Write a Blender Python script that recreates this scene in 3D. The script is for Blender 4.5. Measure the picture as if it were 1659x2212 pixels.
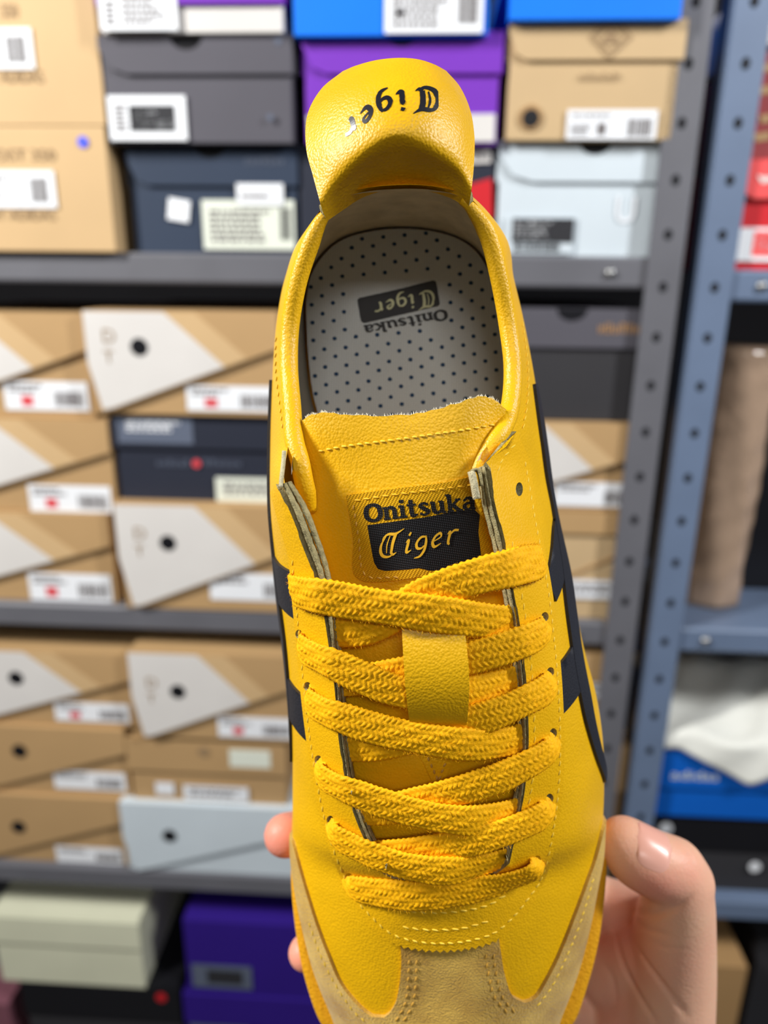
import bpy, bmesh, math, random
import numpy as np
from mathutils import Vector, Matrix, Euler
from mathutils.bvhtree import BVHTree
from mathutils.geometry import delaunay_2d_cdt, intersect_point_tri

for _o in list(bpy.data.objects):
    bpy.data.objects.remove(_o)
SC = bpy.context.scene
COL = SC.collection
random.seed(7)

# ------------------------------------------------------------------ camera
F = 1600.0                       # focal length in pixels of the 1659 x 2212 frame
CX, CY = 829.5, 1106.0
PITCH, ROLL = 17.8, 0.6
CAM_POS = Vector((0, 0, 1.5))
CAM_ROT = (Matrix.Rotation(math.radians(90 - PITCH), 3, 'X') @ Matrix.Rotation(math.radians(ROLL), 3, 'Z'))
cam = bpy.data.cameras.new('camera')
cam.sensor_fit = 'VERTICAL'
cam.sensor_height = 36
cam.lens = F / 2212 * 36
cam.clip_start = 0.01
cam.dof.use_dof = True
cam.dof.focus_distance = 0.197
cam.dof.aperture_fstop = 7.6
camo = bpy.data.objects.new('camera', cam)
COL.objects.link(camo)
camo.matrix_world = Matrix.Translation(CAM_POS) @ CAM_ROT.to_4x4()
SC.camera = camo

# ------------------------------------------------------------------ world, lamps, exposure
w = bpy.data.worlds.new('world')
SC.world = w
w.use_nodes = True
w.node_tree.nodes['Background'].inputs[0].default_value = (0.93, 0.96, 1.0, 1)
w.node_tree.nodes['Background'].inputs[1].default_value = 0.09


def area(name, loc, target, sx, sy, power, color=(1, 1, 1)):
    l = bpy.data.lights.new(name, 'AREA')
    l.shape = 'RECTANGLE'
    l.size, l.size_y = sx, sy
    l.energy = power
    l.color = color
    o = bpy.data.objects.new(name, l)
    COL.objects.link(o)
    o.location = loc
    d = Vector(target) - Vector(loc)
    o.rotation_euler = d.to_track_quat('-Z', 'Y').to_euler()
    return o


# lamps under the shop ceiling: one on either side of the aisle, one further back along it
area('ceiling_lamp_light', (-1.2, 0.0, 2.28), (0.0, 0.6, 1.65), 0.10, 0.5, 40, (1, 0.985, 0.95))
area('ceiling_lamp_light', (1.2, -0.02, 2.28), (0.1, 0.6, 1.65), 0.10, 0.5, 25, (0.97, 0.985, 1))
area('ceiling_lamp_light', (0.15, -1.55, 2.6), (0.0, 0.6, 1.7), 0.9, 0.3, 11, (1, 0.99, 0.97))

vs = SC.view_settings
vs.view_transform = 'Standard'
vs.look = 'None'
vs.gamma = 1
vs.use_curve_mapping = False
vs.exposure = -0.06


# ------------------------------------------------------------------ materials
def srgb(r, g, b):
    def c(v):
        v /= 255.0
        return v / 12.92 if v <= 0.04045 else ((v + 0.055) / 1.055) ** 2.4
    return (c(r), c(g), c(b), 1)


class NT:
    def __init__(s, name):
        s.m = bpy.data.materials.new(name)
        s.m.use_nodes = True
        s.t = s.m.node_tree
        s.b = s.t.nodes['Principled BSDF']

    def n(s, typ, **kw):
        nd = s.t.nodes.new(typ)
        for k, v in kw.items():
            setattr(nd, k, v)
        return nd

    def l(s, a, b):
        s.t.links.new(a, b)


def mat(name, col, rough=0.6, spec=0.4, bump=0, scale=300, var=0.0, vscale=20, metal=0, kind='noise', dist=0.0004,
        sheen=0, detail=3, col2=None, sss=0, coat=0):
    t = NT(name)
    b = t.b
    b.inputs['Base Color'].default_value = col
    b.inputs['Roughness'].default_value = rough
    b.inputs['Specular IOR Level'].default_value = spec
    b.inputs['Metallic'].default_value = metal
    if coat:
        b.inputs['Coat Weight'].default_value = coat
        b.inputs['Coat Roughness'].default_value = 0.25
    if sheen:
        b.inputs['Sheen Weight'].default_value = sheen
        b.inputs['Sheen Roughness'].default_value = 0.4
    tc = t.n('ShaderNodeTexCoord')
    if var:
        nz = t.n('ShaderNodeTexNoise')
        nz.inputs['Scale'].default_value = vscale
        nz.inputs['Detail'].default_value = 5
        t.l(tc.outputs['Object'], nz.inputs['Vector'])
        mx = t.n('ShaderNodeMix', data_type='RGBA')
        c2 = col2 or tuple(list(x * (1 - var) for x in col[:3]) + [1])
        mx.inputs['A'].default_value = col
        mx.inputs['B'].default_value = c2
        mr = t.n('ShaderNodeMapRange')
        mr.inputs['From Min'].default_value = 0.35
        mr.inputs['From Max'].default_value = 0.7
        t.l(nz.outputs['Fac'], mr.inputs['Value'])
        t.l(mr.outputs['Result'], mx.inputs['Factor'])
        t.l(mx.outputs['Result'], b.inputs['Base Color'])
    if bump:
        if kind == 'voronoi':
            v = t.n('ShaderNodeTexVoronoi')
            v.feature = 'F1'
            v.inputs['Scale'].default_value = scale
            n2 = t.n('ShaderNodeTexNoise')
            n2.inputs['Scale'].default_value = scale * 0.5
            t.l(tc.outputs['Object'], n2.inputs['Vector'])
            va = t.n('ShaderNodeVectorMath', operation='MULTIPLY_ADD')
            t.l(n2.outputs['Color'], va.inputs[0])
            va.inputs[1].default_value = (0.00035,) * 3
            t.l(tc.outputs['Object'], va.inputs[2])
            t.l(va.outputs[0], v.inputs['Vector'])
            inv = t.n('ShaderNodeMath', operation='SUBTRACT')
            inv.inputs[0].default_value = 1
            t.l(v.outputs['Distance'], inv.inputs[1])
            src = inv.outputs[0]
        else:
            v = t.n('ShaderNodeTexNoise')
            v.inputs['Scale'].default_value = scale
            v.inputs['Detail'].default_value = detail
            t.l(tc.outputs['Object'], v.inputs['Vector'])
            src = v.outputs['Fac']
        bp = t.n('ShaderNodeBump')
        bp.inputs['Strength'].default_value = bump
        bp.inputs['Distance'].default_value = dist
        t.l(src, bp.inputs['Height'])
        t.l(bp.outputs['Normal'], b.inputs['Normal'])
    if sss:
        b.inputs['Subsurface Weight'].default_value = sss
        b.inputs['Subsurface Radius'].default_value = (0.008, 0.003, 0.0015)
        b.inputs['Subsurface Scale'].default_value = 0.6
    return t.m


M = {}
YEL = srgb(236, 181, 8)
M['leather'] = mat('yellow_leather', YEL, 0.42, 0.42, bump=0.55, scale=1350, kind='voronoi', dist=0.00022, var=0.1, vscale=60)
M['leather_eyestay'] = mat('yellow_leather_eyestay', srgb(238, 181, 8), 0.42, 0.42, bump=0.5, scale=1500, kind='voronoi', dist=0.0002, var=0.1, vscale=60)
M['lace'] = mat('woven_yellow_cotton', srgb(255, 186, 0), 0.7, 0.25, bump=0.5, scale=2600, dist=0.0003, var=0.12, vscale=700, detail=4)
M['thread'] = mat('yellow_thread', srgb(240, 200, 60), 0.5, 0.4)
M['thread_tan'] = mat('tan_thread', srgb(196, 150, 60), 0.6, 0.3)
M['thread_black'] = mat('black_thread', srgb(30, 30, 34), 0.5, 0.4)
M['suede'] = mat('tan_suede', srgb(216, 176, 82), 0.95, 0.1, bump=1.0, scale=1500, dist=0.0005, sheen=0.3, var=0.45, vscale=90, detail=6, col2=srgb(178, 136, 58))
M['raw'] = mat('raw_leather_edge', srgb(176, 164, 120), 0.95, 0.1, bump=1, scale=2500, dist=0.0005, var=0.45, vscale=700)
M['raw_pale'] = mat('pale_leather_edge', srgb(206, 196, 160), 0.95, 0.1, bump=1, scale=2500, dist=0.0005, var=0.3, vscale=700)
M['black'] = mat('black_leather', srgb(34, 35, 42), 0.5, 0.35, bump=0.5, scale=1500, kind='voronoi', dist=0.0002)
M['lining'] = mat('cream_lining', srgb(222, 208, 178), 0.9, 0.2, bump=0.6, scale=500, dist=0.0004, var=0.22, vscale=140)
M['lining_grey'] = mat('grey_lining', srgb(150, 150, 145), 0.6, 0.3, bump=0.5, scale=900, dist=0.0003)
M['sole'] = mat('yellow_rubber', srgb(232, 165, 20), 0.6, 0.35, bump=0.8, scale=1100, dist=0.0006)
M['perf'] = mat('insole_foam', srgb(40, 66, 98), 0.8, 0.2)
M['print'] = mat('black_foil_print', srgb(26, 26, 34), 0.28, 0.6)
M['insole_print'] = mat('charcoal_print', srgb(66, 66, 68), 0.8, 0.2)
M['insole_cream'] = mat('cream_print', srgb(205, 205, 165), 0.8, 0.2)
M['gold'] = mat('gold_yarn', srgb(232, 180, 40), 0.6, 0.3)
M['fuzz'] = mat('cotton_fuzz', srgb(225, 215, 190), 0.9, 0.1)


def weave_mat(name, ca, cb, sx, sy, rot, bump):
    t = NT(name)
    tc = t.n('ShaderNodeTexCoord')
    mp = t.n('ShaderNodeMapping')
    mp.inputs['Rotation'].default_value = (0, 0, rot)
    t.l(tc.outputs['Object'], mp.inputs['Vector'])
    outs = []
    for d, s in (('X', sx), ('Y', sy)):
        wv = t.n('ShaderNodeTexWave', bands_direction=d)
        wv.inputs['Scale'].default_value = s
        wv.inputs['Distortion'].default_value = 0.6
        wv.inputs['Detail Scale'].default_value = 3
        t.l(mp.outputs['Vector'], wv.inputs['Vector'])
        outs.append(wv.outputs['Fac'])
    mu = t.n('ShaderNodeMath', operation='MULTIPLY')
    t.l(outs[0], mu.inputs[0])
    t.l(outs[1], mu.inputs[1])
    pw = t.n('ShaderNodeMath', operation='POWER')
    t.l(mu.outputs[0], pw.inputs[0])
    pw.inputs[1].default_value = 0.5
    mx = t.n('ShaderNodeMix', data_type='RGBA')
    mx.inputs['A'].default_value = ca
    mx.inputs['B'].default_value = cb
    t.l(pw.outputs[0], mx.inputs['Factor'])
    t.l(mx.outputs['Result'], t.b.inputs['Base Color'])
    bp = t.n('ShaderNodeBump')
    bp.inputs['Strength'].default_value = bump
    bp.inputs['Distance'].default_value = 0.0003
    t.l(pw.outputs[0], bp.inputs['Height'])
    t.l(bp.outputs['Normal'], t.b.inputs['Normal'])
    t.b.inputs['Roughness'].default_value = 0.85
    t.b.inputs['Specular IOR Level'].default_value = 0.2
    return t.m


M['insole'] = weave_mat('woven_insole', srgb(180, 183, 184), srgb(236, 239, 238), 400, 480, 0.03, 0.6)
M['tag'] = weave_mat('woven_tag', srgb(196, 140, 4), srgb(240, 188, 22), 420, 700, 0.5, 0.7)
M['tag_black'] = weave_mat('woven_tag_black', srgb(14, 14, 16), srgb(48, 48, 52), 600, 500, 0.15, 0.6)


def skin_mat():
    t = NT('skin')
    b = t.b
    tc = t.n('ShaderNodeTexCoord')
    nz = t.n('ShaderNodeTexNoise')
    nz.inputs['Scale'].default_value = 26
    nz.inputs['Detail'].default_value = 5
    t.l(tc.outputs['Object'], nz.inputs['Vector'])
    cr = t.n('ShaderNodeValToRGB')
    cr.color_ramp.elements[0].position = 0.3
    cr.color_ramp.elements[0].color = srgb(236, 190, 158)
    cr.color_ramp.elements[1].position = 0.72
    cr.color_ramp.elements[1].color = srgb(232, 170, 144)
    t.l(nz.outputs['Fac'], cr.inputs['Fac'])
    # redder finger pads: an attribute painted by the mesh builder
    at = t.n('ShaderNodeAttribute', attribute_name='flush')
    mx = t.n('ShaderNodeMix', data_type='RGBA')
    t.l(at.outputs['Fac'], mx.inputs['Factor'])
    t.l(cr.outputs['Color'], mx.inputs['A'])
    mx.inputs['B'].default_value = srgb(226, 122, 110)
    t.l(mx.outputs['Result'], b.inputs['Base Color'])
    b.inputs['Roughness'].default_value = 0.48
    b.inputs['Specular IOR Level'].default_value = 0.4
    b.inputs['Subsurface Weight'].default_value = 0.25
    b.inputs['Subsurface Radius'].default_value = (0.006, 0.0022, 0.0012)
    b.inputs['Subsurface Scale'].default_value = 0.5
    v = t.n('ShaderNodeTexVoronoi')
    v.inputs['Scale'].default_value = 900
    t.l(tc.outputs['Object'], v.inputs['Vector'])
    bp = t.n('ShaderNodeBump')
    bp.inputs['Strength'].default_value = 0.25
    bp.inputs['Distance'].default_value = 0.0003
    t.l(v.outputs['Distance'], bp.inputs['Height'])
    t.l(bp.outputs['Normal'], b.inputs['Normal'])
    return t.m


M['skin'] = skin_mat()
M['nail'] = mat('fingernail', srgb(236, 176, 158), 0.3, 0.5)


# ------------------------------------------------------------------ generic builders
def mesh_obj(name, verts, faces, mats, parent=None, fmat=None, smooth=True, kind=None, label=None, loc=None):
    me = bpy.data.meshes.new(name)
    me.from_pydata([tuple(v) for v in verts], [], [tuple(f) for f in faces])
    if not isinstance(mats, (list, tuple)):
        mats = [mats]
    for m in mats:
        me.materials.append(m)
    if fmat is not None:
        for p, i in zip(me.polygons, fmat):
            p.material_index = i
    if smooth:
        me.polygons.foreach_set('use_smooth', [True] * len(me.polygons))
    me.update()
    o = bpy.data.objects.new(name, me)
    COL.objects.link(o)
    if parent is not None:
        o.parent = parent
    if kind:
        o['kind'] = kind
    if label:
        o['label'] = label
    if loc is not None:
        o.location = loc
    return o


def thing(name, label, cat, loc=(0, 0, 0), rot=(0, 0, 0), group=None):
    o = bpy.data.objects.new(name, None)
    o.empty_display_size = 0.05
    COL.objects.link(o)
    o.location = loc
    o.rotation_euler = rot
    o['label'] = label
    o['category'] = cat
    if group:
        o['group'] = group
    return o


def box_geo(x0, x1, y0, y1, z0, z1):
    v = [(x0, y0, z0), (x1, y0, z0), (x1, y1, z0), (x0, y1, z0), (x0, y0, z1), (x1, y0, z1), (x1, y1, z1), (x0, y1, z1)]
    f = [(0, 3, 2, 1), (4, 5, 6, 7), (0, 1, 5, 4), (1, 2, 6, 5), (2, 3, 7, 6), (3, 0, 4, 7)]
    return v, f


def bevel_mesh(o, wd, seg=2):
    bm = bmesh.new()
    bm.from_mesh(o.data)
    bmesh.ops.bevel(bm, geom=bm.edges[:], offset=wd, segments=seg, affect='EDGES', profile=0.7)
    bm.to_mesh(o.data)
    bm.free()
    return o


def box(name, x0, x1, y0, y1, z0, z1, m, parent=None, bev=0.0, **kw):
    v, f = box_geo(x0, x1, y0, y1, z0, z1)
    o = mesh_obj(name, v, f, m, parent, smooth=False, **kw)
    if bev:
        bevel_mesh(o, bev)
    return o


def prism_xz(name, pts, y0, y1, m, parent=None, **kw):
    """polygon in the x-z plane (seen from -y), extruded from y0 (front) to y1 (back)"""
    n = len(pts)
    v = [(x, y0, z) for x, z in pts] + [(x, y1, z) for x, z in pts]
    area2 = sum(pts[i][0] * pts[(i + 1) % n][1] - pts[(i + 1) % n][0] * pts[i][1] for i in range(n))
    idx = list(range(n))
    if area2 < 0:
        idx = idx[::-1]
    f = [tuple(idx), tuple(i + n for i in idx[::-1])]
    for k in range(n):
        a, b = idx[k], idx[(k + 1) % n]
        f.append((b, a, a + n, b + n))
    return mesh_obj(name, v, f, m, parent, smooth=False, **kw)


def circ(cx, cz, r, n=20, ry=None):
    ry = ry or r
    return [(cx + r * math.cos(2 * math.pi * i / n), cz + ry * math.sin(2 * math.pi * i / n)) for i in range(n)]


def text_geo(s, size=1.0, offset=0.0, shear=0.0):
    c = bpy.data.curves.new('t', 'FONT')
    c.body = s
    c.size = size
    c.offset = offset
    c.shear = shear
    c.resolution_u = 3
    o = bpy.data.objects.new('t', c)
    COL.objects.link(o)
    bpy.context.view_layer.update()
    dg = bpy.context.evaluated_depsgraph_get()
    me = bpy.data.meshes.new_from_object(o.evaluated_get(dg))
    v = [tuple(p.co) for p in me.vertices]
    f = [tuple(p.vertices) for p in me.polygons]
    bpy.data.objects.remove(o)
    bpy.data.meshes.remove(me)
    return v, f


# ================================================================== THE SHELVES
D = 0.85
YAW = math.radians(-3.0)
RX = Vector((math.cos(YAW), math.sin(YAW), 0))          # along the rack, to the right (right end nearer)
RN = Vector((-math.sin(YAW), math.cos(YAW), 0))         # into the rack
RORG = Vector((0, D, 0))


def rk(px, py, off=0.0):
    """rack coordinates (x along the rack, z height) of the point of the front plane seen there; off = metres in front of it"""
    d = CAM_ROT @ Vector(((px - CX) / F, (CY - py) / F, -1))
    o = RORG - RN * off
    t = (o - CAM_POS).dot(RN) / d.dot(RN)
    p = CAM_POS + d * t - RORG
    return p.dot(RX), p.z


def rworld(x, y, z):
    return RORG + RX * x + RN * y + Vector((0, 0, z))


M['steel'] = mat('grey_painted_steel', srgb(102, 102, 108), 0.45, 0.4, bump=0.2, scale=300, var=0.12, vscale=14)
M['steel_blue_lit'] = mat('blue_lit_painted_steel', srgb(102, 118, 144), 0.45, 0.45, bump=0.2, scale=300, var=0.15, vscale=10)  # steel of the right rack, the blue light on it put into its colour
M['steel_dark'] = mat('dark_hole', srgb(22, 22, 26), 0.7, 0.2)
M['bolt'] = mat('zinc_bolt', srgb(150, 150, 150), 0.35, 0.5, metal=0.8)
M['dark_wall'] = mat('dark_wall_paint', srgb(34, 33, 36), 0.9, 0.2, var=0.2, vscale=3)
M['floor'] = mat('grey_floor', srgb(70, 68, 66), 0.7, 0.3, var=0.2, vscale=5)


def cm_(name, r, g, b, rough=0.65, var=0.06):
    M[name] = mat(name, srgb(r, g, b), rough, 0.3, bump=0.08, scale=160, var=var, vscale=12)


cm_('kraft', 180, 146, 102)
cm_('kraft_pale', 200, 168, 124)
cm_('kraft_light', 194, 166, 126)
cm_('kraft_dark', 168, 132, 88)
cm_('card_white', 212, 208, 204)
cm_('card_cold_white', 200, 210, 217)
cm_('card_cream', 214, 214, 188)
cm_('card_black', 52, 51, 54)
cm_('card_charcoal', 84, 82, 90)
cm_('card_navy', 44, 56, 76)
cm_('card_navy_light', 92, 106, 126)
cm_('card_midnight', 36, 40, 54)
cm_('card_slate', 92, 100, 118)
cm_('card_purple', 116, 48, 178)
cm_('card_violet', 44, 18, 124)
cm_('card_blue', 0, 116, 236)
cm_('card_blue_deep', 0, 92, 190)
cm_('card_red', 200, 30, 40)
cm_('card_coral', 232, 84, 84)
cm_('card_oxblood', 150, 60, 62)
cm_('card_mauve', 128, 80, 92)
cm_('label_white', 232, 234, 238, 0.5, 0.02)
cm_('label_cream', 222, 226, 212, 0.5, 0.03)
cm_('ink', 44, 44, 48)
cm_('ink_grey', 110, 104, 104)
cm_('ink_red', 214, 70, 78)
cm_('ink_gold', 186, 140, 88)
cm_('ink_blue', 70, 90, 230)
cm_('ink_brown', 150, 124, 92)
cm_('paper_white', 226, 226, 218, 0.8)
cm_('plastic_black', 24, 24, 28, 0.35)
cm_('bag_beige', 178, 150, 126, 0.3)


# the room
def structure(o):
    o['kind'] = 'structure'
    return o


structure(box('floor', -3, 3, -2.0, 2.2, -0.02, 0.0, M['floor']))
structure(box('wall_back', -3, 3, 1.75, 1.85, 0, 2.8, M['dark_wall']))

# shelf heights, read where the boxes' bottoms meet the lips
ZS1 = rk(420, 547)[1]
ZS2 = rk(420, 1308)[1]
ZS3 = rk(420, 1876)[1]
ZS4 = ZS3 - (ZS2 - ZS3) * 0.98
ZS0 = ZS1 + (ZS1 - ZS2) * 1.02
LIP = 0.032
XL = -1.3
XPOST = rk(1432, 600, 0.012)[0]        # middle of the grey post
XPOST2 = rk(1545, 600, 0.012)[0]       # middle of the blue-grey post
XR2 = XPOST2 + 0.95
RZ = (0, 0, YAW)


def post(parent, x, m, wd, flip, name='post'):
    """slotted angle upright: front flange and side flange, round holes, bolts"""
    y0 = -0.014
    v, f = box_geo(x - wd / 2, x + wd / 2, y0, y0 + 0.003, 0.0, 2.3)
    xs = x + wd / 2 - 0.003 if not flip else x - wd / 2
    v2, f2 = box_geo(xs, xs + 0.003, y0 + 0.003, y0 + wd, 0.0, 2.3)
    o = mesh_obj(name, v + v2, f + [tuple(i + 8 for i in q) for q in f2], m, parent, smooth=False)
    z = 0.45
    first = None
    while z < 2.25:
        pts = circ(x + random.uniform(-1, 1) * 0.0006, z, 0.0042, 12, 0.0055)
        h = prism_xz('hole', pts, y0 - 0.0004, y0 + 0.001, M['steel_dark'], o)
        z += 0.052
    return o


def shelf(parent, x0, x1, z, m, name='shelf_board'):
    """tray with a folded front lip"""
    sec = [(0.0, 0.0), (-0.008, 0.0), (-0.010, -0.003), (-0.010, -LIP + 0.003), (-0.008, -LIP), (0.008, -LIP), (0.008, -LIP + 0.002),
           (-0.006, -LIP + 0.002), (-0.006, -0.003), (0.42, -0.003), (0.42, 0.0)]
    n = len(sec)
    v = [(x0, y, z + q) for y, q in sec] + [(x1, y, z + q) for y, q in sec]
    f = [(i, (i + 1) % n, (i + 1) % n + n, i + n) for i in range(n)]
    f += [tuple(range(n))[::-1], tuple(range(n, 2 * n))]
    o = mesh_obj(name, v, f, m, parent, smooth=False)
    return o


def bolt(parent, x, z, y=-0.0155):
    v, f = [], []
    n = 10
    for i in range(n):
        a = 2 * math.pi * i / n
        v.append((x + 0.006 * math.cos(a), y + 0.002, z + 0.006 * math.sin(a)))
    for i in range(n):
        a = 2 * math.pi * i / n
        v.append((x + 0.004 * math.cos(a), y - 0.002, z + 0.004 * math.sin(a)))
    f = [(i, (i + 1) % n, (i + 1) % n + n, i + n) for i in range(n)] + [tuple(range(n, 2 * n))]
    mesh_obj('bolt', v, f, M['bolt'], parent)


rack1 = thing('shelving_rack', 'grey steel shelving rack full of shoe boxes behind the sneaker', 'shelf', rworld(0, 0, 0), RZ)
post(rack1, XPOST, M['steel'], 0.036, False)
post(rack1, XL, M['steel'], 0.036, True)
for z in (ZS0, ZS1, ZS2, ZS3, ZS4):
    shelf(rack1, XL + 0.02, XPOST - 0.018, z, M['steel'])
    for dx in (-0.055,):
        bolt(rack1, XPOST + dx, z - LIP * 0.5, -0.0125)
rack2 = thing('shelving_rack', 'blue-tinted grey steel shelving rack at the right edge of the photo', 'shelf', rworld(0, 0, 0), RZ)
post(rack2, XPOST2, M['steel_blue_lit'], 0.036, True)
post(rack2, XR2, M['steel_blue_lit'], 0.036, False)
for z in (ZS0, ZS1 - 0.012, ZS2 - 0.004, ZS3 + 0.0, ZS4):
    shelf(rack2, XPOST2 + 0.018, XR2 - 0.018, z, M['steel_blue_lit'])
    bolt(rack2, XPOST2 + 0.05, z - LIP * 0.5, -0.0125)


def shoebox(label, px0, px1, top, bot, body='kraft', lid=None, lid_h=0.0, off=0.0, depth=0.33, zb=None, zt=None, name='shoe_box', group=None,
            lid_cut=0.0, notch=None, cat='box'):
    """top / bot are rows of the photo on the front plane; returns a helper that turns photo points into the box's own coordinates"""
    pm = 0.5 * (top + bot)
    x0, x1 = rk(px0, pm, off)[0], rk(px1, pm, off)[0]
    xm = 0.5 * (px0 + px1)
    z0 = rk(xm, bot, off)[1] if zb is None else zb
    z1 = rk(xm, top, off)[1] if zt is None else zt
    W, H = x1 - x0, z1 - z0
    e = thing(name, label, cat, rworld(x0, -off, z0), RZ, group)
    T = 0.0025
    lt = lid_h * H
    if lid is None:
        box('body', 0, W, 0, depth, 0, H - 0.0006, M[body], e, bev=0.0015)
    else:
        box('body', 0.002, W - 0.002, 0.001, depth, 0, H - 0.003, M[body], e, bev=0.0015)
        pts = [(0, H - 0.0006), (0, H - lt * 0.35), (lid_cut * W * 0.45, H - lt * 0.86), (lid_cut * W, H - lt), (W, H - lt), (W, H - 0.0006)]
        if notch is not None:
            cx = notch * W
            r = 0.017
            arc = [(cx + r * math.cos(a), H - 0.0006 + 0.8 * r * math.sin(a)) for a in [-math.pi * k / 8 for k in range(0, 9)]]
            pts = pts + arc
        lo = prism_xz('lid', pts, -0.0035, 0.001, M[lid], e)
        v, f = box_geo(-0.001, 0.002, 0.002, depth + 0.002, H - lt, H - 0.0006)
        v2, f2 = box_geo(W - 0.002, W + 0.001, 0.002, depth + 0.002, H - lt, H - 0.0006)
        v3, f3 = box_geo(0.0, W, 0.002, depth + 0.002, H - 0.003, H - 0.0006)
        mesh_obj('lid_side', v + v2 + v3, f + [tuple(i + 8 for i in q) for q in f2] + [tuple(i + 16 for i in q) for q in f3], M[lid], lo,
                 smooth=False)
        if notch is not None:
            prism_xz('thumb_notch', [(notch * W + 0.0172 * math.cos(a), H - 0.0008 + 0.0138 * math.sin(a)) for a in
                                     [-math.pi * k / 10 for k in range(11)]], -0.0008, 0.001, M['plastic_black'], e)

    def q(px, py):
        x, z = rk(px, py, off)
        return x - x0, z - z0
    return e, q, W, H


def label_on(e, q, px0, py0, px1, py1, m='label_white', bars=(), y=-0.0015, tilt=0, th=0.0006, name='sticker'):
    """paper sticker between two photo points; bars = (x0, y0, x1, y1, ink) in sticker fractions, y down"""
    ax, az = q(px0, py0)
    bx, bz = q(px1, py1)
    c = [(ax, az), (bx, az), (bx, bz), (ax, bz)]
    if tilt:
        mx, mz = (ax + bx) / 2, (az + bz) / 2
        ca, sa = math.cos(tilt), math.sin(tilt)
        c = [(mx + (x - mx) * ca - (z - mz) * sa, mz + (x - mx) * sa + (z - mz) * ca) for x, z in c]
    o = prism_xz(name, c, y - th, y, M[m], e)
    by = {}
    for (u0, v0, u1, v1, ink) in bars:
        by.setdefault(ink, []).append((u0, v0, u1, v1))
    for ink, L in by.items():
        vv, ff = [], []
        for (u0, v0, u1, v1) in L:
            k = len(vv)
            for (u, v_) in ((u0, v0), (u1, v0), (u1, v1), (u0, v1)):
                px_ = [c[0][i] + (c[1][i] - c[0][i]) * u + (c[3][i] - c[0][i]) * v_ for i in (0, 1)]
                vv.append((px_[0], y - th - 0.0003, px_[1]))
            ff.append((k, k + 3, k + 2, k + 1))
        mesh_obj('print', vv, ff, M[ink], o, smooth=False, kind='stuff')
    return o


def barcode(u0, v0, u1, v1, n, ink='ink', seed=1):
    r = random.Random(seed)
    out = []
    u = u0
    while u < u1:
        ww = (u1 - u0) / n * r.choice((0.4, 0.7, 1.0))
        out.append((u, v0, min(u + ww, u1), v1, ink))
        u += ww + (u1 - u0) / n * r.choice((0.3, 0.6))
    return out


def lines(u0, v0, u1, v1, n, ink='ink_grey', seed=2):
    r = random.Random(seed)
    out = []
    dv = (v1 - v0) / n
    for k in range(n):
        u = u0
        end = u0 + (u1 - u0) * r.uniform(0.6, 1)
        while u < end:
            ww = (u1 - u0) * r.uniform(0.05, 0.16)
            out.append((u, v0 + k * dv, min(u + ww, end), v0 + (k + 0.6) * dv, ink))
            u += ww + (u1 - u0) * 0.03
    return out


def disc_on(e, q, px, py, r, m, y=-0.0015, name='hole', ry=None):
    x, z = q(px, py)
    return prism_xz(name, circ(x, z, r, 20, ry), y, y + 0.001, M[m], e)


def text_on(e, q, px, py, s, hgt, m, y=-0.0012, name='print', width=None, offset=0.0):
    """lettering whose lower left corner is at the photo point"""
    v, f = text_geo(s, 1.0, offset)
    x, z = q(px, py)
    wid = max(p[0] for p in v) or 1
    sx = hgt / 0.7
    kx = sx if width is None else width / wid
    vv = [(x + p[0] * kx, y, z + p[1] * sx) for p in v]
    return mesh_obj(name, vv, f, M[m], e, smooth=False)


def smudge_text(e, q, px0, py0, px1, py1, m, y=-0.0012, n=7, seed=1):
    """a line of print too blurred in the photo to read: a row of letter-sized marks"""
    r = random.Random(seed)
    x0, z1 = q(px0, py0)
    x1, z0 = q(px1, py1)
    V, Fc = [], []
    wd = (x1 - x0) / n
    for k in range(n):
        h = (z1 - z0) * r.choice((0.75, 1.0))
        for (u0, u1, v0, v1) in ((0.1, 0.28, 0, 1), (0.56, 0.74, 0, 1), (0.1, 0.74, r.choice((0.0, 0.4, 0.82)), None)):
            v1 = v0 + 0.18 if v1 is None else v1
            k0 = len(V)
            V += [(x0 + (k + u0) * wd, y, z0 + v0 * h), (x0 + (k + u1) * wd, y, z0 + v0 * h), (x0 + (k + u1) * wd, y, z0 + v1 * h), (x0 + (k + u0) * wd, y, z0 + v1 * h)]
            Fc.append((k0, k0 + 1, k0 + 2, k0 + 3))
    return mesh_obj('print', V, Fc, M[m], e, smooth=False, kind='stuff')


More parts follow.
